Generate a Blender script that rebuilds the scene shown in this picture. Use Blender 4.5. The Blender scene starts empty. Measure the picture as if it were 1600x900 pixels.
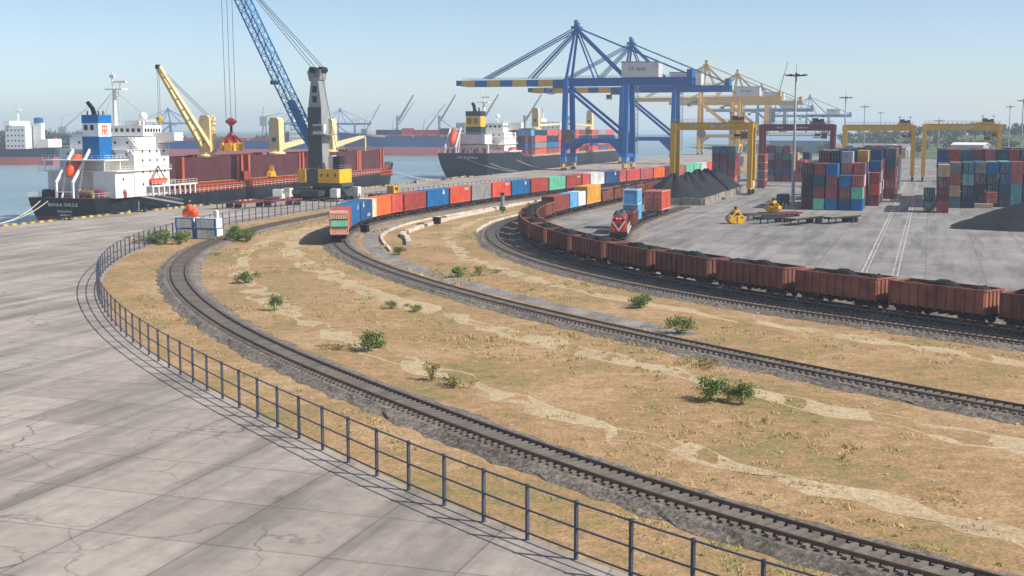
import bpy, math, random
from mathutils import Vector, Matrix
R = math.radians
rnd = random.Random(7)
S = bpy.context.scene
COL = S.collection

# ------------------------------------------------------------------ camera
CAMH = 18.3
cam_d = bpy.data.cameras.new('camera'); cam = bpy.data.objects.new('camera', cam_d); COL.objects.link(cam)
cam_d.sensor_width = 36.0; cam_d.lens = 45.0
cam_d.clip_start = 0.5; cam_d.clip_end = 30000
cam.location = (0, 0, CAMH); cam.rotation_euler = (R(90 - 7.125), 0, 0)
S.camera = cam

# ------------------------------------------------------------------ sky and sun
SUN_EL, SUN_AZ = 43.0, 108.0            # azimuth clockwise from +Y
W = bpy.data.worlds.new('World'); S.world = W; W.use_nodes = True
nt = W.node_tree; nt.nodes.clear()
sky = nt.nodes.new('ShaderNodeTexSky'); sky.sky_type = 'NISHITA'; sky.sun_disc = False
sky.sun_elevation = R(SUN_EL); sky.sun_rotation = R(SUN_AZ)
sky.altitude = 10; sky.air_density = 0.72; sky.dust_density = 0.55; sky.ozone_density = 1.2
bg = nt.nodes.new('ShaderNodeBackground'); bg.inputs['Strength'].default_value = 0.108
wo = nt.nodes.new('ShaderNodeOutputWorld')
nt.links.new(sky.outputs[0], bg.inputs[0]); nt.links.new(bg.outputs[0], wo.inputs[0])
sd = bpy.data.lights.new('sun', 'SUN'); sun = bpy.data.objects.new('sun', sd); COL.objects.link(sun)
sd.energy = 4.6; sd.angle = R(0.53); sd.color = (1.0, 0.95, 0.87)
sv = Vector((math.cos(R(SUN_EL)) * math.sin(R(SUN_AZ)), math.cos(R(SUN_EL)) * math.cos(R(SUN_AZ)), math.sin(R(SUN_EL))))
sun.rotation_euler = sv.to_track_quat('Z', 'Y').to_euler(); sun.location = (0, 0, 200)
S.view_settings.view_transform = 'Standard'; S.view_settings.look = 'None'
S.view_settings.exposure = 0.45; S.view_settings.gamma = 1.0; S.view_settings.use_curve_mapping = False
S.cycles.use_denoising = True
S.cycles.max_bounces = 6; S.cycles.diffuse_bounces = 3; S.cycles.volume_bounces = 1
S.cycles.transparent_max_bounces = 8; S.cycles.sample_clamp_indirect = 4.0

# ------------------------------------------------------------------ frames: u runs along the quay, v across it (away from the water)
A = R(18)
UX, UY, VX, VY = math.sin(A), math.cos(A), math.cos(A), -math.sin(A)
def P(u, v, z=0.0): return Vector((u * UX + v * VX, u * UY + v * VY, z))
QUAY = -165.0; SEA = -3.0

# ------------------------------------------------------------------ helpers
def lin(h):
    h = h.lstrip('#'); o = []
    for i in (0, 2, 4):
        c = int(h[i:i + 2], 16) / 255
        o.append(c / 12.92 if c <= 0.04045 else ((c + 0.055) / 1.055) ** 2.4)
    return tuple(o)

class MB:
    def __init__(s): s.v = []; s.f = []
    def add(s, vs, fs):
        n = len(s.v); s.v += [tuple(v) for v in vs]; s.f += [tuple(i + n for i in f) for f in fs]; return s
    BF = [(0, 3, 2, 1), (4, 5, 6, 7), (0, 1, 5, 4), (1, 2, 6, 5), (2, 3, 7, 6), (3, 0, 4, 7)]
    def box(s, x0, x1, y0, y1, z0, z1):
        return s.add([(x0, y0, z0), (x1, y0, z0), (x1, y1, z0), (x0, y1, z0), (x0, y0, z1), (x1, y0, z1), (x1, y1, z1), (x0, y1, z1)], s.BF)
    def cbox(s, cx, cy, cz, sx, sy, sz): return s.box(cx - sx / 2, cx + sx / 2, cy - sy / 2, cy + sy / 2, cz - sz / 2, cz + sz / 2)
    def bar(s, p, q, w, h=None, w2=None, h2=None):
        p, q = Vector(p), Vector(q); h = h or w; w2 = w2 or w; h2 = h2 or h
        d = (q - p).normalized(); up = Vector((0, 0, 1)) if abs(d.z) < .98 else Vector((0, 1, 0))
        a = d.cross(up).normalized(); b = a.cross(d).normalized(); vs = []
        for c, ww, hh in ((p, w, h), (q, w2, h2)):
            vs += [c - a * ww / 2 - b * hh / 2, c + a * ww / 2 - b * hh / 2, c + a * ww / 2 + b * hh / 2, c - a * ww / 2 + b * hh / 2]
        return s.add(vs, s.BF)
    def tube(s, p, q, r, n=8, r2=None, cap=True):
        p, q = Vector(p), Vector(q); r2 = r if r2 is None else r2
        d = (q - p).normalized(); up = Vector((0, 0, 1)) if abs(d.z) < .98 else Vector((0, 1, 0))
        a = d.cross(up).normalized(); b = a.cross(d).normalized(); vs = []
        for c, rr in ((p, r), (q, r2)):
            for i in range(n):
                t = 2 * math.pi * i / n; vs.append(c + (a * math.cos(t) + b * math.sin(t)) * rr)
        fs = [(i, (i + 1) % n, n + (i + 1) % n, n + i) for i in range(n)]
        if cap: fs += [tuple(range(n))[::-1], tuple(range(n, 2 * n))]
        return s.add(vs, fs)
    def lathe(s, prof, n=12, c=(0, 0, 0)):
        vs = []
        for r, z in prof:
            for i in range(n):
                t = 2 * math.pi * i / n; vs.append((c[0] + r * math.cos(t), c[1] + r * math.sin(t), c[2] + z))
        fs = []
        for k in range(len(prof) - 1):
            for i in range(n):
                j = (i + 1) % n; fs.append((k * n + i, k * n + j, (k + 1) * n + j, (k + 1) * n + i))
        fs += [tuple(range(n))[::-1], tuple(range((len(prof) - 1) * n, len(prof) * n))]
        return s.add(vs, fs)
    def prism(s, pts, axis, a0, a1):
        """polygon in the plane across axis ('x': pts are (y,z); 'y': (x,z); 'z': (x,y))"""
        n = len(pts); vs = []
        for a in (a0, a1):
            for p in pts:
                vs.append((a, p[0], p[1]) if axis == 'x' else (p[0], a, p[1]) if axis == 'y' else (p[0], p[1], a))
        return s.add(vs, [tuple(range(n))[::-1], tuple(range(n, 2 * n))] + [(i, (i + 1) % n, n + (i + 1) % n, n + i) for i in range(n)])
    def mesh(s, name, smooth=False):
        m = bpy.data.meshes.new(name); m.from_pydata(s.v, [], s.f); m.update()
        import bmesh
        b = bmesh.new(); b.from_mesh(m); bmesh.ops.recalc_face_normals(b, faces=b.faces); b.to_mesh(m); b.free()
        if smooth: m.polygons.foreach_set('use_smooth', [True] * len(m.polygons))
        return m
    def build(s, name, mat, parent=None, smooth=False):
        m = s.mesh(name, smooth); m.materials.append(mat); return link(name, m, parent)

def link(name, data, parent=None, mat=None):
    o = bpy.data.objects.new(name, data); COL.objects.link(o); o.parent = parent
    if mat is not None:
        if len(data.materials) == 0: data.materials.append(None)
        o.material_slots[0].link = 'OBJECT'; o.material_slots[0].material = mat
    return o
def tag(o, label, cat, group=None):
    o['label'] = label; o['category'] = cat
    if group: o['group'] = group
    return o
def thing(name, loc, rz, label, cat, group=None):
    o = bpy.data.objects.new(name, None); COL.objects.link(o); o.location = loc; o.rotation_euler = (0, 0, rz); o.empty_display_size = .5
    return tag(o, label, cat, group)
def struct(o, kind='structure'): o['kind'] = kind; return o
def clone(o, parent=None):
    c = o.copy(); COL.objects.link(c); c.parent = parent
    for ch in o.children: clone(ch, c)
    return c
def ordi(n): return ['first', 'second', 'third', 'fourth', 'fifth', 'sixth', 'seventh', 'eighth', 'ninth', 'tenth', 'eleventh', 'twelfth', 'thirteenth', 'fourteenth', 'fifteenth', 'sixteenth', 'seventeenth', 'eighteenth', 'nineteenth', 'twentieth'][n] if n < 20 else {0: 'thirtieth', 20: 'twentieth'}.get(n, 'twenty-' + ordi(n - 20) if n < 30 else 'thirty-' + ordi(n - 30))
def text_mesh(txt, size, extr=0.02):
    c = bpy.data.curves.new('lettering', 'FONT'); c.body = txt; c.size = size; c.extrude = extr; c.align_x = 'CENTER'; c.align_y = 'CENTER'; c.resolution_u = 2
    o = bpy.data.objects.new('tmp', c); COL.objects.link(o); bpy.context.view_layer.update()
    m = bpy.data.meshes.new_from_object(o.evaluated_get(bpy.context.evaluated_depsgraph_get()))
    bpy.data.objects.remove(o); return m
def lettering(txt, size, mat, parent, loc, rot):
    m = text_mesh(txt, size); m.materials.clear(); m.materials.append(mat)
    o = link('lettering', m, parent); o.location = loc; o.rotation_euler = rot; return o

# ------------------------------------------------------------------ materials
def new_mat(name):
    m = bpy.data.materials.new(name); m.use_nodes = True
    return m, m.node_tree.nodes, m.node_tree.links, m.node_tree.nodes['Principled BSDF']
def coords(N, L, world=False, scale=(1, 1, 1)):
    if world:
        g = N.new('ShaderNodeNewGeometry'); src = g.outputs['Position']
    else:
        tc = N.new('ShaderNodeTexCoord'); oi = N.new('ShaderNodeObjectInfo'); ml = N.new('ShaderNodeMath'); ml.operation = 'MULTIPLY'; ml.inputs[1].default_value = 91.0
        L.new(oi.outputs['Random'], ml.inputs[0]); ad = N.new('ShaderNodeVectorMath'); ad.operation = 'ADD'
        L.new(tc.outputs['Object'], ad.inputs[0]); L.new(ml.outputs[0], ad.inputs[1]); src = ad.outputs[0]
    mp = N.new('ShaderNodeMapping'); mp.inputs['Scale'].default_value = scale; L.new(src, mp.inputs[0]); return mp.outputs[0]
def noise(N, L, vec, scale, detail=4, rough=.6):
    n = N.new('ShaderNodeTexNoise'); n.inputs['Scale'].default_value = scale; n.inputs['Detail'].default_value = detail; n.inputs['Roughness'].default_value = rough
    L.new(vec, n.inputs['Vector']); return n.outputs['Fac']
def ramp(N, L, fac, stops):
    r = N.new('ShaderNodeValToRGB'); e = r.color_ramp.elements
    while len(e) < len(stops): e.new(.5)
    for i, (p, c) in enumerate(stops): e[i].position = p; e[i].color = (*c, 1) if len(c) == 3 else c
    L.new(fac, r.inputs[0]); return r.outputs[0]
def mix(N, L, fac, a, b, mode='MIX'):
    m = N.new('ShaderNodeMix'); m.data_type = 'RGBA'; m.blend_type = mode
    if isinstance(fac, (int, float)): m.inputs[0].default_value = fac
    else: L.new(fac, m.inputs[0])
    for i, c in ((6, a), (7, b)):
        if isinstance(c, tuple): m.inputs[i].default_value = (*c[:3], 1)
        else: L.new(c, m.inputs[i])
    return m.outputs[2]
MATS = {}
def paint(hexc, rough=.45, wear=.5, metal=0.0, rust='#5a3524', vary=.12):
    """weathered paint: faded patches, vertical streaks, a little rust"""
    key = (hexc, rough, wear, metal, rust)
    if key in MATS: return MATS[key]
    c = lin(hexc); m, N, L, B = new_mat('paint_' + hexc.lstrip('#'))
    v = coords(N, L); vs = coords(N, L, scale=(1.6, 1.6, .12))
    big = ramp(N, L, noise(N, L, v, .45, 5), [(.3, tuple(x * (1 - .45 * wear) for x in c)), (.5, c), (.75, tuple(min(1, x * (1 + .25 * wear) + .03 * wear) for x in c))])
    st = ramp(N, L, noise(N, L, vs, 1.3, 5, .7), [(.52, (0, 0, 0)), (.72, (1, 1, 1))])
    fm = N.new('ShaderNodeMath'); fm.operation = 'MULTIPLY'; L.new(st, fm.inputs[0]); fm.inputs[1].default_value = .55 * wear
    col = mix(N, L, fm.outputs[0], big, tuple(x * .45 + .02 for x in c))
    ru = ramp(N, L, noise(N, L, v, 1.7, 6, .72), [(.62, (0, 0, 0)), (.74, (1, 1, 1))])
    fr = N.new('ShaderNodeMath'); fr.operation = 'MULTIPLY'; L.new(ru, fr.inputs[0]); fr.inputs[1].default_value = .6 * wear
    col = mix(N, L, fr.outputs[0], col, lin(rust))
    oi = N.new('ShaderNodeObjectInfo'); hs = N.new('ShaderNodeHueSaturation'); mr = N.new('ShaderNodeMapRange')
    mr.inputs[3].default_value = 1 - vary; mr.inputs[4].default_value = 1 + vary; L.new(oi.outputs['Random'], mr.inputs[0]); L.new(mr.outputs[0], hs.inputs['Value']); L.new(col, hs.inputs['Color'])
    L.new(hs.outputs[0], B.inputs['Base Color'])
    B.inputs['Roughness'].default_value = rough; B.inputs['Metallic'].default_value = metal; B.inputs['Specular IOR Level'].default_value = .35
    MATS[key] = m; return m
def ground_mat(name, stops, s1, s2, rough=.9, bump=.3, bscale=3.0, stain=None, joints=None, cracks=None, speck=None):
    m, N, L, B = new_mat(name); v = coords(N, L, True)
    a = noise(N, L, v, s1, 6, .6); b = noise(N, L, v, s2, 5, .7)
    ad = N.new('ShaderNodeMath'); ad.operation = 'ADD'; L.new(a, ad.inputs[0]); L.new(b, ad.inputs[1]); hv = N.new('ShaderNodeMath'); hv.operation = 'MULTIPLY'; hv.inputs[1].default_value = .5; L.new(ad.outputs[0], hv.inputs[0])
    col = ramp(N, L, hv.outputs[0], stops)
    if stain:
        mp = N.new('ShaderNodeMapping'); mp.inputs['Rotation'].default_value = (0, 0, A); L.new(v, mp.inputs[0])
        m2 = N.new('ShaderNodeMapping'); m2.inputs['Scale'].default_value = (1.0, .09, 1); L.new(mp.outputs[0], m2.inputs[0])
        t = ramp(N, L, noise(N, L, m2.outputs[0], .35, 5, .65), [(.45, (0, 0, 0)), (.7, (.75, .75, .75))])
        col = mix(N, L, t, col, stain)
    if joints:
        mp = N.new('ShaderNodeMapping'); mp.inputs['Rotation'].default_value = (0, 0, A); L.new(v, mp.inputs[0])
        bk = N.new('ShaderNodeTexBrick'); bk.offset = 0; bk.inputs['Scale'].default_value = 1; bk.inputs['Brick Width'].default_value = joints; bk.inputs['Row Height'].default_value = joints; bk.inputs['Mortar Size'].default_value = .06
        bk.inputs['Color1'].default_value = (1, 1, 1, 1); bk.inputs['Color2'].default_value = (.74, .73, .72, 1); bk.inputs['Mortar'].default_value = (.45, .45, .45, 1)
        L.new(mp.outputs[0], bk.inputs['Vector']); col = mix(N, L, .8, col, bk.outputs['Color'], 'MULTIPLY')
    if cracks:
        dm = N.new('ShaderNodeVectorMath'); dm.operation = 'ADD'; nn = N.new('ShaderNodeTexNoise'); nn.inputs['Scale'].default_value = .35; nn.inputs['Detail'].default_value = 5; L.new(v, nn.inputs['Vector'])
        sm = N.new('ShaderNodeVectorMath'); sm.operation = 'SCALE'; sm.inputs['Scale'].default_value = 3.0; L.new(nn.outputs['Color'], sm.inputs[0]); L.new(v, dm.inputs[0]); L.new(sm.outputs[0], dm.inputs[1])
        vo = N.new('ShaderNodeTexVoronoi'); vo.feature = 'DISTANCE_TO_EDGE'; vo.inputs['Scale'].default_value = cracks; L.new(dm.outputs[0], vo.inputs['Vector'])
        cr_ = ramp(N, L, vo.outputs['Distance'], [(0, (1, 1, 1)), (.012, (0, 0, 0))]); gate = ramp(N, L, noise(N, L, v, .05, 3), [(.45, (0, 0, 0)), (.6, (.8, .8, .8))])
        col = mix(N, L, mix(N, L, 1.0, cr_, gate, 'MULTIPLY'), col, (.06, .055, .05))
        v2 = N.new('ShaderNodeTexVoronoi'); v2.inputs['Scale'].default_value = .16; L.new(dm.outputs[0], v2.inputs['Vector'])
        oil = ramp(N, L, v2.outputs['Distance'], [(.08, (.65, .65, .65)), (.24, (0, 0, 0))]); col = mix(N, L, mix(N, L, 1.0, oil, ramp(N, L, noise(N, L, v, .9, 4), [(.45, (0, 0, 0)), (.7, (1, 1, 1))]), 'MULTIPLY'), col, (.07, .065, .06))
    if speck:
        vo = N.new('ShaderNodeTexVoronoi'); vo.inputs['Scale'].default_value = speck; L.new(v, vo.inputs['Vector'])
        bw = N.new('ShaderNodeRGBToBW'); L.new(vo.outputs['Color'], bw.inputs[0]); col = mix(N, L, .75 if speck < 6 else .4, col, ramp(N, L, bw.outputs[0], [(.2, (.35, .34, .33)), (.5, (.8, .79, .77)), (.85, (1.25, 1.22, 1.18))]), 'MULTIPLY')
    L.new(col, B.inputs['Base Color']); B.inputs['Roughness'].default_value = rough; B.inputs['Specular IOR Level'].default_value = .25
    bp = N.new('ShaderNodeBump'); bp.inputs['Strength'].default_value = bump; bp.inputs['Distance'].default_value = .15
    L.new(noise(N, L, v, bscale, 6, .7), bp.inputs['Height']); L.new(bp.outputs[0], B.inputs['Normal'])
    return m
M_CONC = ground_mat('quay_concrete', [(.3, lin('#8a8079')), (.5, lin('#a89d92')), (.7, lin('#b9aea2'))], .05, .9, stain=lin('#6b645e'), joints=6.0, bump=.15, cracks=.14)
M_YARD = ground_mat('yard_concrete', [(.3, lin('#736f6c')), (.5, lin('#918c87')), (.7, lin('#a39c94'))], .03, .5, stain=lin('#5e5b59'), joints=7.0, bump=.15, cracks=.11)
M_SOIL = ground_mat('dry_soil', [(.3, lin('#6f6d3d')), (.42, lin('#8f7f52')), (.5, lin('#a5845d')), (.6, lin('#b79a74')), (.72, lin('#8d6a48'))], .09, .8, bump=1.0, bscale=1.6, speck=8.0)
M_BALL = ground_mat('ballast', [(.3, lin('#5c544c')), (.5, lin('#857b70')), (.7, lin('#9d9284'))], .12, 2.5, bump=1.0, bscale=6.0, speck=5.0)
M_COAL = ground_mat('coal', [(.3, (.006, .0065, .008)), (.5, (.012, .013, .015)), (.72, (.026, .027, .030))], .3, 2.6, rough=.75, bump=1.0, bscale=1.1)
M_WALLC = ground_mat('wall_concrete', [(.3, lin('#8f8577')), (.5, lin('#c4b9a8')), (.7, lin('#ddd3c4'))], .25, 1.4, bump=.3)
M_HILLG = ground_mat('hill_grass', [(.3, lin('#3e4a2c')), (.6, lin('#5d6a40'))], .03, .4)
M_LINE = paint('#b4afa5', .8, 1.0)
M_YLINE = paint('#d9a92c', .7, .8)
M_STEEL = paint('#4a4744', .5, .6, .3)
M_DARK = paint('#27272a', .6, .5)
M_BLACK = paint('#141518', .6, .4)
M_RUBBER = paint('#1b1b1c', .85, .3)
M_RAIL = paint('#6b5648', .4, .7, .5)
M_SLEEP = paint('#6f675e', .9, .7)
M_CABLE = paint('#3c4047', .5, .1)
M_WHITE = paint('#e6e3dc', .45, .22)
M_WHITE2 = paint('#d6d2ca', .5, .35)
M_BLUE = paint('#005a9c', .6, .12); M_BLUE.node_tree.nodes['Principled BSDF'].inputs['Specular IOR Level'].default_value = .12
M_YEL = paint('#d3a016', .45, .3)
M_GRAB = paint('#e0a80c', .42, .35)
M_CREAM = paint('#e6cd95', .45, .3)
M_MAROON = paint('#7c3238', .5, .35)
M_RUSTRED = paint('#8e4030', .6, .5)
M_DECKRED = paint('#b2512f', .6, .6)
M_HATCH = paint('#4f2529', .65, .45)
M_ORANGE = paint('#e0561c', .45, .25)
M_HULL = paint('#121b24', .45, .65)
M_BOOT = paint('#7d3a3a', .6, .6)
M_GREY = paint('#8d8f8e', .5, .35)
M_DGREY = paint('#4d5256', .5, .35)
def glass_mat():
    m, N, L, B = new_mat('dark_window_glass'); B.inputs['Base Color'].default_value = (.02, .03, .04, 1); B.inputs['Roughness'].default_value = .08; B.inputs['Specular IOR Level'].default_value = .7; return m
M_GLASS = glass_mat()
def sea_mat():
    m, N, L, B = new_mat('harbour_water'); v = coords(N, L, True)
    c = ramp(N, L, noise(N, L, v, .012, 4), [(.35, lin('#71868b')), (.65, lin('#84989b'))])
    L.new(c, B.inputs['Base Color']); B.inputs['Roughness'].default_value = .34; B.inputs['IOR'].default_value = 1.33
    b1 = N.new('ShaderNodeBump'); b1.inputs['Strength'].default_value = .8; b1.inputs['Distance'].default_value = .5
    ad = N.new('ShaderNodeMath'); ad.operation = 'ADD'; L.new(noise(N, L, v, .35, 5, .65), ad.inputs[0]); L.new(noise(N, L, v, .06, 3), ad.inputs[1])
    L.new(ad.outputs[0], b1.inputs['Height']); L.new(b1.outputs[0], B.inputs['Normal']); return m
M_SEA = sea_mat()
def leaf_mat(name, c1, c2):
    m, N, L, B = new_mat(name); v = coords(N, L, True)
    L.new(ramp(N, L, noise(N, L, v, .9, 4, .7), [(.3, lin(c1)), (.7, lin(c2))]), B.inputs['Base Color']); B.inputs['Roughness'].default_value = .7; B.inputs['Specular IOR Level'].default_value = .2; return m
M_LEAF = leaf_mat('foliage', '#3b5226', '#7d8f4a'); M_LEAF2 = leaf_mat('far_foliage', '#33442c', '#56683f'); M_DRYG = leaf_mat('dry_grass_blades', '#94894f', '#c9b27c')
M_BARK = paint('#5b4a3a', .9, .5)

# ------------------------------------------------------------------ the setting
def sheet(name, pts, z, mat, kind='structure'):
    m = bpy.data.meshes.new(name); m.from_pydata([(p.x, p.y, z) for p in pts], [], [tuple(range(len(pts)))]); m.update(); m.materials.append(mat)
    if m.polygons[0].normal.z < 0: m.flip_normals()
    return struct(link(name, m), kind)
sheet('sea', [Vector((-9000, -400, 0)), Vector((9000, -400, 0)), Vector((9000, 12000, 0)), Vector((-9000, 12000, 0))], SEA, M_SEA)
# land behind the quay wall: one thick slab so that the quay face is real
g = MB(); pl = [P(-60, QUAY), P(1500, QUAY), P(1560, 60), P(9000, -400), P(9000, 3500), P(-60, 3500)]
n = len(pl); g.add([(p.x, p.y, 0) for p in pl] + [(p.x, p.y, -7) for p in pl], [tuple(range(n))] + [(i, (i + 1) % n, n + (i + 1) % n, n + i) for i in range(n)])
struct(g.build('ground', M_SOIL))
# far bank across the water
fb = [Vector((-1500, 620, 0)), Vector((-560, 880, 0)), Vector((-250, 1120, 0)), Vector((-40, 1350, 0)), Vector((30, 1800, 0)), Vector((60, 6000, 0)), Vector((-4500, 6000, 0)), Vector((-4500, 620, 0))]
g = MB(); n = len(fb); g.add([(p.x, p.y, -.6) for p in fb] + [(p.x, p.y, -7) for p in fb], [tuple(range(n))] + [(i, (i + 1) % n, n + (i + 1) % n, n + i) for i in range(n)])
struct(g.build('far_bank', M_HILLG))

class Path:
    def __init__(s, pts, step=1.0):
        q = [P(*p) for p in pts]; o = []
        for i in range(len(q) - 1):
            a, b, c, d = q[max(i - 1, 0)], q[i], q[i + 1], q[min(i + 2, len(q) - 1)]
            k = max(2, int((c - b).length / step))
            for j in range(k):
                t = j / k; o.append(.5 * ((2 * b) + (c - a) * t + (2 * a - 5 * b + 4 * c - d) * t * t + (3 * b - a - 3 * c + d) * t ** 3))
        o.append(q[-1]); s.p = o; s.s = [0]
        for i in range(1, len(o)): s.s.append(s.s[-1] + (o[i] - o[i - 1]).length)
        s.L = s.s[-1]
    def at(s, d):
        import bisect
        i = min(max(bisect.bisect(s.s, d) - 1, 0), len(s.p) - 2); t = (d - s.s[i]) / (s.s[i + 1] - s.s[i]); return s.p[i].lerp(s.p[i + 1], t)
    def tan(s, d): return (s.at(min(d + .6, s.L)) - s.at(max(d - .6, 0))).normalized()
    def rz(s, d): t = s.tan(d); return math.atan2(-t.x, t.y)
    def near(s, u, v):
        q = P(u, v); i = min(range(len(s.p)), key=lambda k: (s.p[k] - q).length); return s.s[i]
    def off(s, d, o, z=0):
        t = s.tan(d); p = s.at(d); return Vector((p.x + t.y * o, p.y - t.x * o, z))
def strip(name, path, prof, mat, parent=None, step=3.0, s0=0, s1=None, jit=0):
    """sweep an open profile [(offset,z)...] along a path"""
    s1 = s1 or path.L; k = int((s1 - s0) / step) + 1; m = MB(); w = len(prof)
    for i in range(k + 1):
        d = s0 + (s1 - s0) * i / k
        m.v += [tuple(path.off(d, o + (rnd.uniform(-jit, jit) * (2 if abs(o) > 2.5 else 1) if jit else 0), z + (rnd.uniform(-.03, .03) if jit and z > .01 else 0))) for o, z in prof]
    m.f = [(i * w + j, i * w + j + 1, (i + 1) * w + j + 1, (i + 1) * w + j) for i in range(k) for j in range(w - 1)]
    return m.build(name, mat, parent)
def arc(cu, cv, r, a0, a1, n=12): return [(cu - r * math.sin(R(a0 + (a1 - a0) * i / n)), cv - r * math.cos(R(a0 + (a1 - a0) * i / n))) for i in range(n + 1)]
def along(p, ang, d): return (p[0] - d * math.cos(R(ang)), p[1] + d * math.sin(R(ang)))
# all paths run from the near end to the far end
def swing(r, ang=55, tail=95):
    a = arc(256, 77.5, r, 0, ang, 14); return [along(a[-1], ang, tail), along(a[-1], ang, tail * .66), along(a[-1], ang, tail * .33)] + a[::-1]
PCOAL = Path(swing(150) + [(290, -72.5), (340, -72.5), (400, -72.8), (460, -74), (540, -75)])
PT2 = Path(swing(156.3, 57, 110) + [(290, -79), (340, -80), (400, -80.5), (470, -80.5), (540, -80.5)])
LN = (198, -46.6)
_la = [(258 - 280 * math.sin(R(a)), 227 - 280 * math.cos(R(a))) for a in (0, 3, 6, 9, 12.4)]
_lb = [(_la[-1][0] - 92 * (math.sin(R(a)) - math.sin(R(12.4))), _la[-1][1] + 92 * (math.cos(R(12.4)) - math.cos(R(a)))) for a in (18, 24, 30, 36, 42, 48, 54)]
PLOCO = Path([along(_lb[-1], 54, 90), along(_lb[-1], 54, 45)] + _lb[::-1] + _la[::-1] + [(275, -53), (292, -53)])
PCT = Path([(58, 62), (72, 32), (88, 4), (106, -20), (126, -43), (146, -62), (165, -77), (182, -87.5), (195, -93.4), (208, -97.7), (222, -100.6), (237, -101.8), (262, -102), (302, -100.5), (346, -97), (390, -93), (433, -88), (480, -84.5), (540, -84.3), (600, -84.3)])
PL1 = Path([(40, 30), (56, -4), (78, -34), (104, -62), (134, -86), (165, -103), (194, -112.5), (220, -117.5), (259, -121), (320, -121), (420, -114), (520, -106), (700, -104)])

SLP = MB().box(-1.3, 1.3, -.13, .13, -.12, .1).mesh('sleeper'); SLP.materials.append(M_SLEEP)
def track(path, label, far=300):
    root = bpy.data.objects.new('railway_track', None); COL.objects.link(root); struct(root); root.location = path.p[0]
    bpy.context.view_layer.update(); inv = Matrix.Translation(-path.p[0])
    b = strip('ballast', path, [(-2.7, .006), (-2.2, .14), (-1.75, .3), (-.6, .27), (.6, .27), (1.75, .3), (2.2, .14), (2.7, .006)], M_BALL, root, 1.2, jit=.16); b.matrix_parent_inverse = inv
    for o in (-.84, .84):
        r = strip('rail', path, [(o - .075, .36), (o - .05, .56), (o + .05, .56), (o + .075, .36)], M_RAIL, root, 2.0); r.matrix_parent_inverse = inv
    d = .5; k = 0; rest = MB()
    while d < path.L - .5:
        p = path.at(d); vis = abs(p.x) < p.y * .46 and p.y > 45
        if vis and k < 220 and p.y < 250:
            s = link('sleeper', SLP, root); s.matrix_parent_inverse = inv; s.location = (p.x, p.y, .31); s.rotation_euler = (0, 0, path.rz(d) + rnd.uniform(-.02, .02)); k += 1
        elif vis and p.y < 420:
            q, w = path.off(d, -1.3, .36), path.off(d, 1.3, .36); rest.bar(q, w, .26, .1)
        d += .66
    if rest.v: r = struct(rest.build('sleepers_beyond', M_SLEEP, root), 'stuff'); r.matrix_parent_inverse = inv
    return root
for pth, lb in ((PCOAL, ''), (PT2, ''), (PLOCO, ''), (PCT, ''), (PL1, '')): track(pth, lb)

M_PATH = ground_mat('worn_dirt', [(.3, lin('#9a8466')), (.5, lin('#b9a380')), (.7, lin('#c9b694'))], .2, 1.5, bump=.6, speck=7.0)
for (pp, o0, o1, sa, sb) in ((PCT, -9.2, -6.4, .0, .42), (PL1, 6.5, 9.0, .02, .5), (PT2, -8.2, -6.2, .05, .62)):
    struct(strip('dirt_path', pp, [(o0, .003), ((o0 + o1) / 2, .012), (o1, .003)], M_PATH, None, 2.2, pp.L * sa, pp.L * sb, .45))
# paved areas, each sheet a few millimetres above the one below
sheet('quay_apron', [P(-60, QUAY), P(1490, QUAY), P(1490, -118), P(700, -114)] + [PL1.off(PL1.L * i / 50, -9.0) for i in range(48, -1, -1)] + [P(-60, 60)], .004, M_CONC)
yp = [PCOAL.off(PCOAL.L * i / 60, 2.7) for i in range(0, 61)]
sheet('container_yard', yp + [P(700, -72), P(1200, -80), P(1200, 260), P(-60, 300), P(-60, 100)], .004, M_YARD)
sheet('access_road', [PCT.off(PCT.L * i / 50, 3.4) for i in range(8, 40)] + [PCT.off(PCT.L * i / 50, 6.0) for i in range(39, 7, -1)], .006, M_YARD)
for i, (v, u0, u1) in enumerate([(-7.7, 160, 470), (-7.15, 160, 470), (-3.9, 158, 470), (-3.3, 158, 470), (-45.4, 195, 330)]):
    sheet('lane_marking', [P(u0, v - .085), P(u1, v - .085), P(u1, v + .085), P(u0, v + .085)], .009, M_LINE)
# kerb along the quay edge: separate blocks, painted in turn
kb = bpy.data.objects.new('quay_kerb', None); COL.objects.link(kb); struct(kb); kb.location = P(150, QUAY + .4); kb.rotation_euler = (0, 0, -A)
KM = [MB().box(-.24, .24, -.64, .64, 0, .34).mesh('kerb_block')]
KM[0].materials.append(None)
for i in range(236):
    if rnd.random() < .12: continue
    o = link('kerb_block', KM[0], kb, paint('#c9a336', .7, .9) if i % 2 else paint('#5b554c', .7, .6)); o.location = (rnd.uniform(-.04, .04), i * 1.31, 0); o.rotation_euler = (0, 0, rnd.uniform(-.02, .02))

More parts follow.
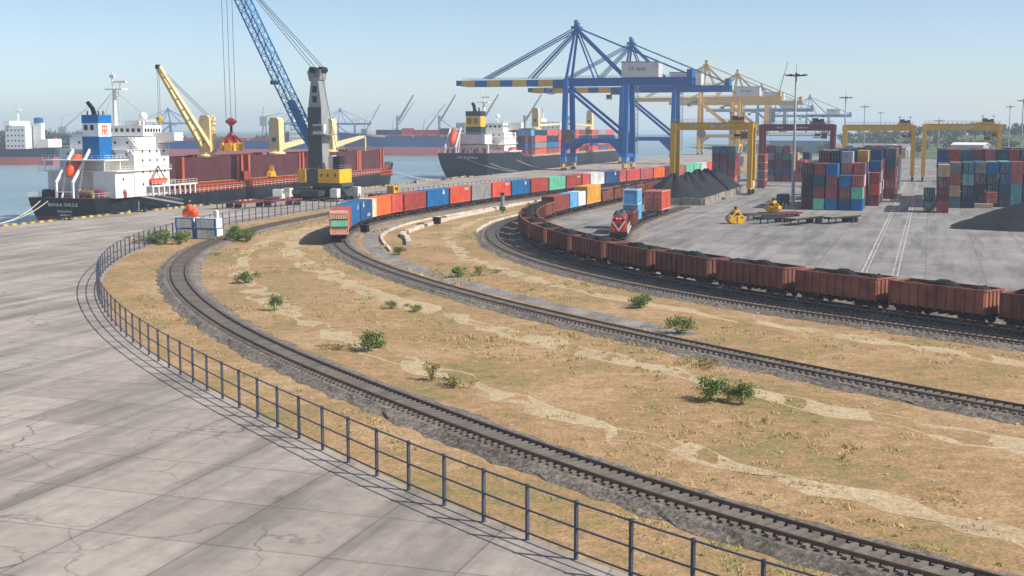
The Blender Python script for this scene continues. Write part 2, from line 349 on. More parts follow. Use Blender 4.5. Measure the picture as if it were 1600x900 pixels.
# ------------------------------------------------------------------ shipping containers
CC = {'blue': '#1c5080', 'bright blue': '#0c689f', 'navy': '#18304a', 'light blue': '#5fa6cf', 'rust red': '#8a4438', 'maroon': '#6a2f37', 'brick red': '#a8473a', 'coral': '#c9564a',
      'orange': '#d8682c', 'orange red': '#d4563a', 'mint': '#6fbf9c', 'teal': '#1f6b70', 'dark teal': '#184b54', 'dark green': '#28483f', 'grey': '#8d8a86', 'pale grey': '#a9aaa8', 'tan': '#c0a176', 'cream': '#d9cdb4',
      'white': '#d5d6d2', 'plum': '#4a2f3c', 'olive grey': '#84867a', 'light teal': '#6fb0ae', 'slate blue': '#46587a', 'rose': '#b35a58', 'peach': '#d39a80', 'amber': '#dba03c', 'green': '#2f8a5c', 'pink': '#d78a80'}
CW, CHT = 2.44, 2.59
def corr_side(m, x, y0, y1, z0, z1, out, pitch=.30, dep=.05):
    k = max(1, int((y1 - y0) / pitch)); p = (y1 - y0) / k; n = len(m.v); ys = []
    for i in range(k):
        b = y0 + i * p; ys += [(b, 0), (b + p * .3, 0), (b + p * .45, dep), (b + p * .85, dep)]
    ys.append((y1, 0))
    for y, d in ys: m.v += [(x - out * d, y, z0), (x - out * d, y, z1)]
    m.f += [(n + 2 * i, n + 2 * i + 2, n + 2 * i + 3, n + 2 * i + 1) for i in range(len(ys) - 1)]
def corr_end(m, y, out):
    n0 = len(m.v); t = MB(); corr_side(t, 0, -CW / 2 + .12, CW / 2 - .12, .16, CHT - .12, 1)
    m.add([(v[1], y - out * (-v[0]) , v[2]) for v in t.v], t.f)
_CM = {}
def cont_meshes(L, solid=False):
    if (L, solid) in _CM: return _CM[(L, solid)]
    h = L / 2; b = MB()
    corr_side(b, CW / 2 - .02, -h + .12, h - .12, .16, CHT - .1, 1); corr_side(b, -CW / 2 + .02, -h + .12, h - .12, .16, CHT - .1, -1)
    b.add([(-CW / 2 + .05, -h + .05, CHT - .03), (CW / 2 - .05, -h + .05, CHT - .03), (CW / 2 - .05, h - .05, CHT - .03), (-CW / 2 + .05, h - .05, CHT - .03)], [(0, 1, 2, 3)])
    corr_end(b, h - .04, 1)
    if solid: corr_end(b, -h + .04, -1)
    f = MB()
    for sx in (-1, 1):
        for sy in (-1, 1):
            f.cbox(sx * (CW / 2 - .07), sy * (h - .08), CHT / 2, .14, .16, CHT)
        f.cbox(sx * (CW / 2 - .05), 0, .09, .1, L - .32, .16); f.cbox(sx * (CW / 2 - .05), 0, CHT - .06, .09, L - .32, .11)
    for sy in (-1, 1):
        f.cbox(0, sy * (h - .06), .09, CW - .28, .12, .16); f.cbox(0, sy * (h - .06), CHT - .07, CW - .28, .12, .13)
    d = MB().box(-.53, .53, -.03, .03, .18, CHT - .15)
    for z in (.6, 1.3, 2.0): d.box(-.46, .46, -.045, -.03, z - .1, z + .1)
    r = MB()
    for x in (-.3, .3): r.box(x - .03, x + .03, -.11, -.055, .2, CHT - .2)
    r.box(-.34, -.05, -.12, -.1, 1.05, 1.13); r.box(.05, .34, -.12, -.1, 1.05, 1.13)
    out = [b.mesh('body'), f.mesh('frame'), d.mesh('door'), r.mesh('locking_bars')]
    for o in out: o.materials.append(None)
    _CM[(L, solid)] = out; return out
MK3 = []
for k_ in range(3):
    mk_ = MB()
    for j_ in range(3 + k_): x_ = rnd.uniform(-.4, .1); z_ = .5 + j_ * .5 + rnd.uniform(-.1, .2); mk_.box(x_, x_ + rnd.uniform(.15, .4), -.062, -.05, z_, z_ + rnd.uniform(.07, .2))
    MK3.append(mk_.mesh('marking')); MK3[-1].materials.append(None)
M_BARS = paint('#9a9c9d', .4, .4, .4)
M_MARK = paint('#b9bcbc', .6, .7)
MKM = MB()
for k in range(5): MKM.box(0, .012, -1.2 + k * .5, -1.2 + k * .5 + rnd.uniform(.25, .4), 0, .42)
MKM = MKM.mesh('marking'); MKM.materials.append(None)
MK2 = MB().box(0, .012, -.5, .5, 0, .5).box(0, .012, -.5, .1, .6, .78).mesh('marking'); MK2.materials.append(None)
def container(loc, rz, col, label, group, L=6.06, doors=True, scale=(1, 1, 1), mark=None, frame_col=None, cat='container'):
    b, f, d, r = cont_meshes(L, not doors)
    mt = paint(CC[col], .5, .75)
    t = thing('shipping_container', loc, rz, label, cat, group); t.scale = scale
    link('body', b, t, mt); link('frame', f, t, paint(CC[frame_col], .5, .5) if frame_col else mt)
    if doors:
        for x in (-.56, .56):
            o = link('door', d, t, mt); o.location = (x, -L / 2 + .05, 0)
            q = link('locking_bars', r, o, M_BARS)
            if rnd.random() < .3: struct(link('marking', MK3[rnd.randrange(3)], o, M_MARK), 'stuff')
    if mark:
        for (mm, y, z) in mark:
            o = struct(link('marking', mm, t, M_MARK), 'stuff'); o.location = (CW / 2 + .004, y, z)
    return t

# ------------------------------------------------------------------ wagons
def bogie_mesh():
    m = MB()
    for sx in (-1, 1):
        m.prism([(-1.5, .62), (-.9, .62), (-.6, .38), (.6, .38), (.9, .62), (1.5, .62), (1.5, .82), (.7, .95), (-.7, .95), (-1.5, .82)], 'x', sx * 1.05 - .08, sx * 1.05 + .08)
        for y in (-.22, .22): m.tube((sx * 1.05, y, .42), (sx * 1.05, y, .75), .1, 8)
        for y in (-1.0, 1.0): m.cbox(sx * 1.12, y, .62, .2, .34, .3)
    m.cbox(0, 0, .78, 2.1, .45, .25); return m.mesh('bogie')
def wheel_mesh():
    m = MB(); m.tube((-.92, 0, .46), (-.78, 0, .46), .46, 16); m.tube((.78, 0, .46), (.92, 0, .46), .46, 16); m.tube((-.95, 0, .46), (.95, 0, .46), .08, 8); return m.mesh('wheelset')
BOG, WHL = bogie_mesh(), wheel_mesh(); BOG.materials.append(M_DARK); WHL.materials.append(M_RAIL)
RAILZ = .56
def bogies(t, ys):
    for y in ys:
        b = link('bogie', BOG, t); b.location = (0, y, 0)
        for w in (-.95, .95): q = link('wheelset', WHL, b); q.location = (0, w, 0)
def flat_meshes(L):
    m = MB(); h = L / 2
    for sx in (-1, 1):
        m.prism([(-h, .92), (-h + 2.6, .92), (-h + 3.6, .72), (h - 3.6, .72), (h - 2.6, .92), (h, .92), (h, 1.14), (-h, 1.14)], 'x', sx * 1.2 - .07, sx * 1.2 + .07)
    m.box(-.25, .25, -h, h, .8, 1.1)
    for k in range(7): y = -h + .15 + (L - .3) * k / 6; m.box(-1.13, 1.13, y - .12, y + .12, .95, 1.1)
    for k in range(4): m.box(-.8, .8, -1.8 + k * 1.1, -1.4 + k * 1.1, .5, .8)
    for s in (-1, 1):
        m.box(-.14, .14, s * h - .28, s * h + .28, .86, 1.06)
    o = m.mesh('underframe'); o.materials.append(M_DARK); return o
FLT = flat_meshes(12.6)
def flat_wagon(path, s, label, group):
    p = path.at(s); t = thing('flat_wagon', (p.x, p.y, RAILZ), path.rz(s), label, 'rail wagon', group)
    link('underframe', FLT, t); bogies(t, (-4.3, 4.3)); return t
def hopper_meshes():
    L, Wd, z0, z1 = 10.2, 3.0, 1.05, 3.1; h = L / 2; m = MB()
    for sx in (-1, 1):
        m.box(sx * (Wd / 2) - .04, sx * (Wd / 2) + .04, -h, h, z0, z1)
        m.box(sx * Wd / 2 - .1, sx * Wd / 2 + .1, -h - .05, h + .05, z1, z1 + .14)
        for k in range(11): y = -h + .1 + (L - .2) * k / 10; x = sx * (Wd / 2 + .08); m.box(min(x, x + sx * .04) - .05, max(x, x + sx * .04) + .05, y - .07, y + .07, z0 - .1, z1)
    for sy in (-1, 1):
        m.box(-Wd / 2 + .045, Wd / 2 - .045, sy * h - .04, sy * h + .04, z0, z1); m.box(-Wd / 2 + .105, Wd / 2 - .105, sy * h - .1, sy * h + .1, z1 + .002, z1 + .138)
        for x in (-.9, -.3, .3, .9): m.box(x - .06, x + .06, sy * (h + .09) - .05, sy * (h + .09) + .05, z0, z1)
    m.box(-Wd / 2 + .045, Wd / 2 - .045, -h + .045, h - .045, z0, z0 + .1)
    u = MB().box(-.3, .3, -h - .1, h + .1, .72, 1.0)
    for s in (-1, 1):
        u.box(-.14, .14, s * (h + .35) - .25, s * (h + .35) + .25, .8, 1.0); u.box(-1.35, 1.35, s * h - .12, s * h + .12, .78, 1.02)
    for k in range(3): u.box(-.9, .9, -1.4 + k * 1.1, -1 + k * 1.1, .5, .75)
    a, b = m.mesh('body'), u.mesh('underframe'); a.materials.append(None); b.materials.append(M_DARK); return a, b
HOPB, HOPU = hopper_meshes()
def heap_mesh(seed, hx=1.38, hy=4.95, nx=9, ny=26, top=1.05):
    r = random.Random(seed); vs = []; fs = []
    for j in range(ny + 1):
        for i in range(nx + 1):
            x, y = -hx + 2 * hx * i / nx, -hy + 2 * hy * j / ny
            e = min(1, (1 - abs(x) / hx) * 1.8) * min(1, (1 - abs(y) / hy) * 5)
            z = 2.55 + top * e * (.75 + .25 * math.sin(y * 1.25 + seed)) + (r.uniform(-.07, .07) if 0 < i < nx and 0 < j < ny else 0)
            vs.append((x, y, z))
    for j in range(ny):
        for i in range(nx):
            a = j * (nx + 1) + i; fs.append((a, a + 1, a + nx + 2, a + nx + 1))
    # underside so that the load is a closed body
    n = len(vs); vs += [(-hx, -hy, 1.16), (hx, -hy, 1.16), (hx, hy, 1.16), (-hx, hy, 1.16)]; c0, c1, c2, c3 = 0, nx, (ny + 1) * (nx + 1) - 1, ny * (nx + 1)
    fs.append((n, n + 3, n + 2, n + 1))
    fs.append((n, n + 1, *range(c1, c0 - 1, -1))); fs.append((n + 2, n + 3, *range(c3, c2 + 1)))
    fs.append((n + 1, n + 2, *[j * (nx + 1) + nx for j in range(ny, -1, -1)])); fs.append((n + 3, n, *[j * (nx + 1) for j in range(0, ny + 1)]))
    m = MB(); m.add(vs, fs); o = m.mesh('coal_load'); o.materials.append(M_COAL); return o
HEAPS = [heap_mesh(s) for s in (1, 2, 3)]
HCOL = [paint('#85503f', .7, .95), paint('#7a483a', .7, .95), paint('#905844', .7, .95)]
def hopper(path, s, label, group, load=True, coal_label=None, z=0):
    p = path.at(s); rz = path.rz(s)
    t = thing('coal_wagon', (p.x, p.y, RAILZ + z), rz, label, 'coal wagon', group)
    link('body', HOPB, t, rnd.choice(HCOL)); link('underframe', HOPU, t); bogies(t, (-3.4, 3.4))
    if load:
        c = link('coal_load', rnd.choice(HEAPS)); c.location = (p.x, p.y, RAILZ + z); c.rotation_euler = (0, 0, rz); tag(c, coal_label, 'coal', 'coal loads in the open wagons')

# container train: from the peach and mint end away
seq = ['red0', 'brick red', 'bright blue', 'blue', 'cream', 'orange', 'coral', 'brick red', 'bright blue', 'orange red', 'grey', 'orange red', 'bright blue', 'brick red', 'mint', 'brick red', 'coral', 'white', 'blue', 'rose', 'coral', 'rose', 'orange', 'maroon', 'rose', 'mint', 'mint', 'white', 'orange red', 'mint', 'teal', 'white', 'maroon', 'teal', 'rust red', 'blue']
s = PCT.near(182, -87.5) + 3.2; TS = (1.2, 1.0, 1.33)
# the end unit: a short peach container with a mint end
DECK = RAILZ + 1.145
def ct_wagon(s, what): flat_wagon(PCT, s, 'dark flat rail wagon under ' + what, 'flat wagons of the long container train')
t = container(PCT.off(s, 0, DECK), PCT.rz(s), 'peach', 'peach container with mint green end panel, last one on the container train', 'containers on the long container train', L=6.06, scale=TS, frame_col='peach', doors=False)
e = MB().box(-1.06, 1.06, -.05, .05, .95, 1.75).build('end_panel', paint(CC['mint'], .5, .6), t); e.location = (0, -3.03, 0); e['label'] = 'mint green band across the peach end'
for z in (.9, 1.78): q = MB().box(-1.1, 1.1, -.09, .05, -.05, .05).build('end_rail', M_DARK, t); q.location = (0, -3.04, z)
ct_wagon(s + 3.05, 'the peach and the first brick red container')
lens = {1: 10.6, 2: 12.19, 3: 9.1, 4: 2.4, 5: 9.1, 6: 6.06, 15: 9, 16: 6.06, 19: 6.06, 20: 9}
s += 3.03; wag = None
for i, c in enumerate(seq[1:], 1):
    L = lens.get(i, 12.19); L = 12.19 if L == 9 else L
    if L == 2.4: L = 2.99
    gap = .95 if i >= 7 else .35
    s += gap + L / 2
    mk = None
    if c in ('bright blue', 'blue') and L > 3: mk = [(MK2, -L * .25, 1.75), (MKM, L * .22, .35)] if i % 2 else [(MK2, L * .25, 1.7)]
    elif c in ('white', 'orange red', 'brick red') and L > 7 and i % 3 != 1: mk = [(MKM, L * .3, 1.95)]
    container(PCT.off(s, 0, DECK), PCT.rz(s), c, f'{c} container, {ordi(i - 1)} behind the peach and mint one on the train', 'containers on the long container train', L=L, scale=TS, mark=mk, doors=(i % 3 == 0))
    if i >= 7: flat_wagon(PCT, s, f'dark flat rail wagon under the {c} container, {ordi(i - 1)} behind the peach one', 'flat wagons of the long container train')
    elif i in (2, 3, 5): flat_wagon(PCT, s + (0 if i == 2 else 1.5), f'dark flat rail wagon under the {c} container near the train end', 'flat wagons of the long container train')
    s += L / 2

# coal train on the curve
s = PCOAL.near(206, -64.0)
for k, ss in enumerate([s - 11.7 * i for i in range(1, 16)]):
    if ss > 8: hopper(PCOAL, ss, f'brown open coal wagon on the curve, {ordi(k + 1)} ahead of the four ribbed wagons', 'coal wagons on the curved track', True, f'black coal heaped in the {ordi(k + 1)} wagon of the curved coal train')
for k in range(4): hopper(PCOAL, s + 11.7 * k, f'brown open coal wagon with ribbed side, {ordi(k)} of four behind the curve' , 'coal wagons on the curved track', True, f'black coal heaped in the {ordi(k)} ribbed wagon behind the curve')
s += 11.7 * 3 + 12.3
def on_flat(path, s, c, label, L=12.19, z=0, sc=(1.1, 1, 1.15), flat=True, mark=None):
    container(path.off(s, 0, DECK + z), path.rz(s), c, label, 'containers on the coal train', L=L, scale=sc, mark=mark, doors=False)
    if flat: flat_wagon(path, s, f'dark flat rail wagon under the {label}', 'flat wagons of the coal train')
on_flat(PCOAL, s, 'rust red', 'dull red container coupled behind the ribbed coal wagons'); s += 8
on_flat(PCOAL, s + 1.6, 'light blue', 'light blue container beside the amber one on the coal train', L=6.06, flat=False); on_flat(PCOAL, s + 8.2, 'white', 'dirty white container beside the amber one on the coal train', L=6.06, flat=False)
flat_wagon(PCOAL, s + 4.9, 'dark flat rail wagon under the light blue and white containers', 'flat wagons of the coal train'); s += 18.3
on_flat(PCOAL, s, 'amber', 'tall amber yellow container standing on the coal train', sc=(1.15, 1, 1.5)); s += 12.4
for k in range(9): hopper(PCOAL, s + 11.7 * k, f'brown open wagon beyond the amber container, {ordi(k)} of the row', 'coal wagons on the curved track', k % 3 != 1, f'black coal in the {ordi(k)} brown wagon beyond the amber container')

# ------------------------------------------------------------------ diesel locomotive and the wagons behind it
def locomotive(path, s):
    p = path.at(s); t = thing('locomotive', (p.x, p.y, RAILZ), path.rz(s), 'diesel locomotive with orange red nose, white chevron and dark grey roof', 'locomotive')
    red, org, wh, blu = paint('#6e2a2e', .5, .6), paint('#d8431f', .4, .35), paint('#dfd9cc', .45, .35), paint('#28405e', .45, .3)
    L = 15.6; h = L / 2
    u = MB().box(-1.4, 1.4, -h, h, 1.0, 1.32).box(-.14, .14, -h - .5, -h, .85, 1.05).box(-.14, .14, h, h + .5, .85, 1.05).box(-1.35, 1.35, -h - .12, -h, .45, 1.2).box(-1.35, 1.35, h, h + .12, .45, 1.2)
    u.build('underframe', M_DARK, t)
    MB().prism([(-1.1, .5), (1.1, .5), (1.25, .7), (1.25, 1.0), (-1.25, 1.0), (-1.25, .7)], 'y', -2.3, 2.3).build('fuel_tank', M_DARK, t)
    hood = MB().prism([(-1.05, 1.325), (1.05, 1.325), (1.05, 3.35), (.72, 3.78), (-.72, 3.78), (-1.05, 3.35)], 'y', -h + 1.9, h - 3.6); hb = hood.build('hood', red, t)
    for k in range(9):
        for sx in (-1, 1): MB().cbox(sx * 1.06, -h + 2.9 + k * .95, 2.3, .05, .8, 1.5).build('hood_door', paint('#5c2529', .5, .6) if k % 2 else red, hb)
    nose = MB().prism([(-1.12, 1.325), (1.12, 1.325), (1.12, 3.3), (.78, 3.74), (-.78, 3.74), (-1.12, 3.3)], 'y', -h + .35, -h + 1.9); nb = nose.build('nose', org, t)
    y = -h + .345
    # chevron: two white bars, dark blue centre, red band above
    c = MB(); c.prism([(-.42, 2.75), (.42, 2.75), (0, 1.95)], 'y', y - .03, y - .006); c.build('nose_panel', blu, nb)
    for sx in (-1, 1):
        MB().prism([(sx * 1.08, 2.95), (sx * .98, 3.12), (sx * .0, 1.72), (sx * .0, 1.42)], 'y', y - .04, y - .012).build('chevron', wh, nb)
        MB().tube((sx * .28, y - .1, 3.45), (sx * .28, y, 3.45), .14, 12).build('headlight', paint('#efe9d8', .2, .1), nb)
        MB().tube((sx * .85, -h - .5, 1.05), (sx * .85, -h - .1, 1.05), .2, 12).build('buffer', M_DARK, t)
        MB().cbox(sx * .62, y - .03, 3.2, .42, .04, .3).build('window', M_GLASS, nb)
    cab = MB().prism([(-1.42, 1.325), (1.42, 1.325), (1.42, 3.3), (1.1, 3.85), (-1.1, 3.85), (-1.42, 3.3)], 'y', h - 3.595, h - 1.3).build('cab', red, t)
    for sx in (-1, 1):
        MB().cbox(sx * 1.43, h - 2.4, 2.9, .04, 1.2, .6).build('window', M_GLASS, cab)
        MB().box(sx * 1.45 - .02, sx * 1.45 + .02, -h, h, 1.02, 1.3).build('side_stripe', wh, t)
        hr = MB()
        for k in range(12): yy = -h + .5 + k * 1.1; hr.tube((sx * 1.36, yy, 1.32), (sx * 1.36, yy, 2.2), .025, 6)
        hr.tube((sx * 1.36, -h + .5, 2.2), (sx * 1.36, -h + 12.6, 2.2), .03, 6); hr.build('handrail', wh, t)
    rf = MB().box(-.7, .7, -h + .6, h - 3.7, 3.785, 3.85).build('roof', M_DGREY, t)
    for k, yy in enumerate((-5.2, -3.2, -1.2)): MB().lathe([(.62, 0), (.62, .16), (.5, .2), (.12, .2)], 16, (0, yy, 3.855)).build('fan', M_DGREY, rf)
    MB().box(-.3, .3, .8, 2.0, 3.855, 4.15).build('exhaust', M_BLACK, rf); MB().box(-.55, .55, 2.4, 3.6, 3.855, 4.0).build('vent', M_GREY, rf)
    MB().box(-1.05, 1.05, h - 3.4, h - 1.5, 3.855, 3.9).build('roof', M_DGREY, cab)
    for yy in (-5.0, 5.0):
        b = link('bogie', BOG, t); b.location = (0, yy, 0); b.scale = (1.1, 1.35, 1.05)
        for w in (-1.15, 0, 1.15): q = link('wheelset', WHL, b); q.location = (0, w, 0)
s = PLOCO.near(198, -46.6) + 8.3; locomotive(PLOCO, s); s += 15.2
hopper(PLOCO, s, 'maroon open coal wagon coupled right behind the locomotive', 'wagons behind the locomotive', True, 'black coal in the maroon wagon behind the locomotive'); s += 12.2
flat_wagon(PLOCO, s, 'dark flat rail wagon under two stacked light blue containers', 'wagons behind the locomotive')
for k in range(2): container(PLOCO.off(s - 2.6, 0, DECK + k * CHT * 1.06), PLOCO.rz(s), 'light blue', ('lower' if k == 0 else 'upper') + ' of two stacked light blue containers behind the locomotive', 'light blue containers behind the locomotive', L=6.06, scale=(1.1, 1, 1.05), doors=False, frame_col='white' if k else None)
s += 14.0
flat_wagon(PLOCO, s, 'empty dark flat rail wagon between the light blue and orange red containers', 'wagons behind the locomotive'); s += 14.0
flat_wagon(PLOCO, s, 'dark flat rail wagon under the orange red box container by the coal wall', 'wagons behind the locomotive')
container(PLOCO.off(s - 1.0, 0, DECK), PLOCO.rz(s), 'orange red', 'orange red box container with pale corner posts at the rear of the loco train', 'wagons behind the locomotive', L=9.1, scale=(1.5, 1, 1.5), doors=True, frame_col='peach')

# ------------------------------------------------------------------ yard container blocks
OFFV = 2.78; BAYU = 6.5
def block(name, u0, v0, cols, bays, heights, front, seed, lab, group, L=6.06, palette=None, scale=(1, 1, 1), du=None):
    """heights[bay][col]; front[(bay,col)] = colours from the ground up"""
    r = random.Random(seed); pal = palette or ['rust red', 'maroon', 'brick red', 'blue', 'bright blue', 'navy', 'rust red', 'teal', 'dark teal', 'maroon', 'grey', 'plum', 'mint', 'orange', 'slate blue', 'rust red']
    for b in range(bays):
        for c in range(cols):
            h = heights(b, c, r); cl = front.get((b, c)); h = len(cl) if cl else h
            for k in range(h):
                colr = cl[k] if cl else r.choice(pal)
                if not cl and b > 0:   # leave out those that nothing shows of
                    ahead = len(front[(b - 1, c)]) if (b - 1, c) in front else HT.get((name, b - 1, c), 0)
                    side = HT.get((name, b, c + 1), 0) if c < cols - 1 else 0
                    if k < h - 1 and k < ahead and c < cols - 1: continue
                d = du(b, c) if du else 0
                p = P(u0 + L / 2 + b * (L + .45) + d + r.uniform(-.08, .08), v0 + c * OFFV * scale[0] + r.uniform(-.06, .06), .012 + k * (CHT * scale[2] + .012))
                tier = 'top' if k == h - 1 else 'ground' if k == 0 else ordi(k) 
                row = 'front row' if b == 0 else f'{ordi(b)} row back'
                container(p, -A + r.uniform(-.006, .006), colr, f'{colr} container, {tier} tier, {ordi(c)} stack {lab}, {row}', group, L=L, doors=r.random() < .45, scale=scale)
            HT[(name, b, c)] = h
HT = {}
# block beside the big lamp mast
fa = {(0, 0): ['maroon', 'navy', 'plum', 'plum'], (0, 1): ['mint', 'rust red', 'dark teal', 'rust red'], (0, 2): ['bright blue', 'brick red', 'rust red', 'bright blue'], (0, 3): ['blue', 'rust red', 'bright blue'], (0, 4): ['bright blue', 'mint', 'brick red'],
      (1, 0): ['navy', 'navy', 'maroon', 'plum'], (1, 1): ['maroon', 'blue', 'rust red', 'maroon'], (1, 2): ['maroon', 'blue', 'maroon', 'navy'], (1, 3): ['blue', 'maroon', 'navy', 'orange', 'pale grey'], (1, 4): ['slate blue', 'rose', 'white', 'brick red'],
      (2, 1): ['maroon', 'blue', 'rust red', 'maroon', 'maroon'], (2, 2): ['maroon', 'blue', 'rust red', 'maroon', 'navy'], (3, 4): ['rose', 'blue', 'slate blue', 'slate blue', 'amber'], (3, 5): ['rust red', 'orange red', 'brick red'], (4, 5): ['slate blue', 'white', 'blue', 'bright blue'], (5, 5): ['maroon', 'blue', 'white', 'brick red', 'blue'],
      (6, 5): ['rose', 'maroon', 'teal', 'blue'], (7, 5): ['maroon', 'white', 'maroon', 'maroon'], (9, 5): ['maroon'] * 5, (10, 5): ['maroon', 'rust red', 'maroon', 'maroon', 'maroon']}
def ha(b, c, r):
    if c == 5 and b < 3: return 0
    if c == 6: return 0 if b < 8 else r.choice([4, 4, 5])
    if c == 0 and b > 6: return 3
    return r.choice([3, 4, 4, 4, 5]) if b > 2 else 4
block('mast', 294.5, -26.2, 7, 19, ha, fa, 3, 'from the lamp mast', 'containers in the block by the lamp mast', du=lambda b, c: 2.5 if c == 0 else 0)
# block beside the coal heap
fbk = {(0, 0): ['brick red', 'maroon', 'maroon', 'tan'], (3, 1): ['teal', 'tan', 'brick red', 'olive grey'], (3, 2): ['navy', 'navy', 'light teal', 'teal'], (4, 3): ['dark green', 'plum', 'maroon', 'olive grey'], (4, 4): ['dark teal', 'navy', 'dark teal', 'bright blue'],
       (4, 5): ['navy', 'dark teal', 'blue', 'slate blue'], (5, 6): ['light teal', 'light teal', 'orange red', 'orange red'], (5, 7): ['blue', 'rust red', 'teal'], (6, 0): ['navy', 'blue', 'navy', 'blue', 'blue'], (6, 1): ['maroon', 'maroon', 'maroon', 'rust red', 'brick red'], (6, 2): ['navy', 'blue', 'teal', 'blue', 'teal'],
       (7, 4): ['navy', 'navy', 'navy', 'blue', 'rose'], (7, 5): ['teal', 'teal', 'teal', 'navy', 'dark teal'], (7, 6): ['rust red', 'maroon', 'rust red', 'maroon', 'brick red'], (7, 7): ['navy', 'navy', 'blue', 'navy', 'dark teal']}
def hb(b, c, r):
    if c == 0 and 0 < b < 6: return 4 if b in (1, 2, 3) else 3
    if c and b < 3: return 0
    if c >= 3 and b < 4: return 0
    if c >= 6 and b < 5: return 0
    return r.choice([3, 4, 4, 5]) if b > 6 else 4
block('heap', 292.5, 3.0, 8, 13, hb, fbk, 11, 'in the coal heap block', 'containers in the block by the coal heap')
# stacks further back
def hc(b, c, r): return [4, 4, 4, 5, 4, 3][c] if b == 0 else r.choice([3, 4, 4])
block('maroon', 447, -54.5, 6, 4, hc, {(0, 0): ['rose', 'blue', 'coral', 'coral', 'coral'], (0, 1): ['rose', 'blue', 'plum', 'grey', 'maroon'], (0, 2): ['maroon', 'blue', 'plum', 'dark teal', 'olive grey'], (0, 3): ['rust red', 'blue', 'plum', 'green', 'rust red'], (0, 4): ['coral', 'coral', 'rose', 'tan'], (0, 5): ['coral', 'orange red', 'coral']}, 21, 'under the maroon gantry', 'containers under the maroon gantry', scale=(.95, 1, .95))
def hd(b, c, r): return 5 if b == 0 else 4
block('pile', 424, -67.2, 3, 2, hd, {(0, 0): ['navy', 'slate blue', 'maroon', 'maroon', 'teal'], (0, 1): ['blue', 'slate blue', 'maroon', 'maroon', 'slate blue'], (0, 2): ['orange', 'rust red', 'rust red', 'maroon', 'teal']}, 31, 'behind the coal piles', 'containers behind the coal piles', scale=(.95, 1, .95))
for k in range(4): container(P(400, -48.9, .01 + k * CHT), -A, 'rust red' if k < 3 else 'brick red', f'rust red container beside the near yellow gantry leg, {ordi(k)} tier', 'stack at the near yellow gantry leg', frame_col='peach')
container(P(312, -28.7 - 4.4, .01), -A, 'navy', 'lone navy container on the road side of the lamp mast', 'loose containers in the yard', doors=True)
for k, (u, v, c, w) in enumerate([(318, 13.6, 'brick red', 'standing on crates beside the coal heap'), (340, 15.6, 'pale grey', 'behind the coal heap, lying low')]):
    container(P(u, v, .01 if k else 1.0), -A + .12, c, f'{c} container {w}', 'loose containers in the yard', doors=True)
cr = thing('timber_crate', P(314.5, 12.6, .005), -A, 'pale timber crate under the lone brick red container', 'crate')
MB().box(-2.4, 1.6, -.6, 6.4, 0, .98).build('body', paint('#c7ad84', .8, .7), cr)
for k in range(9): MB().box(-2.4 + k * .46, -2.2 + k * .46, -.66, -.602, .02, .96).build('slat', paint('#d2b98f', .8, .7), cr)
# tank container under a dark box by the lane
tk = thing('tank_container', P(297, .2, .01), -A, 'grey cylindrical tank container under a dark green box by the lane', 'tank')
MB().tube((0, -2.8, 1.3), (0, 2.8, 1.3), 1.1, 20).build('tank', M_GREY, tk, True)
fr = MB()
for sx in (-1.16, 1.16):
    for y in (-3, 3): fr.cbox(sx, y, 1.295, .12, .12, 2.59)
    for z in (.08, 2.5): fr.cbox(sx, 0, z, .12, 5.88, .12)
for y in (-3, 3):
    for z in (.08, 2.5): fr.cbox(0, y, z, 2.2, .12, .12)
fr.build('frame', M_DARK, tk)
container(P(297, .2, 2.62), -A, 'dark green', 'dark green container on top of the grey tank by the lane', 'loose containers in the yard')

# ------------------------------------------------------------------ coal piles and their block wall
def pile_mesh(rx, ry, h, seed, n=64, m=22, ridge=0.0):
    r = random.Random(seed); ph = [r.uniform(0, 6.28) for _ in range(8)]; vs = [(0, 0, h)]; fs = []
    for j in range(1, m + 1):
        q = j / m
        for i in range(n):
            t = 2 * math.pi * i / n; w = 1 + .07 * math.sin(3 * t + ph[0]) + .05 * math.sin(5 * t + ph[1]) + .03 * math.sin(9 * t + ph[2])
            z = h * (1 - q ** 1.12) * (1 + .05 * math.sin(7 * t + ph[3])) + (r.uniform(-.12, .12) if j < m else 0)
            vs.append((rx * q * w * math.cos(t), ry * q * w * math.sin(t) + ridge * math.cos(t) * 0, max(z, 0) if j < m else -.05))
    fs += [(0, 1 + i, 1 + (i + 1) % n) for i in range(n)]
    for j in range(m - 1):
        for i in range(n): a = 1 + j * n + i; b = 1 + j * n + (i + 1) % n; fs.append((a, a + n, b + n, b))
    o = MB(); o.add(vs, fs); k = o.mesh('coal_pile', True); k.materials.append(M_COAL); return k
for k, (u, v, rx, ry, h) in enumerate([(317, -60.6, 9.2, 12.5, 7.0), (332, -59.8, 9.0, 11, 6.9), (346, -59.5, 8.8, 10, 7.2), (358, -59.3, 8.4, 9.5, 7.0), (370, -59.2, 8.2, 9, 6.4), (381, -59.4, 8.0, 8.5, 5.4)]):
    o = link('coal_pile', pile_mesh(rx, ry, h, 40 + k)); o.location = P(u, v, .02); o.rotation_euler = (0, 0, -A)
    tag(o, ['largest black coal pile at the corner of the block wall', 'black coal pile second from the wall corner', 'black coal pile third from the wall corner', 'black coal pile fourth from the wall corner', 'black coal pile fifth from the wall corner', 'low black coal pile beside the near yellow gantry wheels'][k], 'coal pile', 'coal piles behind the block wall')
wl = thing('retaining_wall', P(304, -50.9, .005), -A, 'low wall of pale concrete blocks holding back the coal piles', 'wall')
BLK = MB().box(-.35, .35, -1.12, 1.12, 0, 1.75).box(-.42, .42, -1.12, 1.12, 0, .3).mesh('block'); BLK.materials.append(ground_mat('dusty_block', [(.3, lin('#5d5850')), (.5, lin('#8d8578')), (.7, lin('#aaa193'))], .3, 1.2, bump=.4))
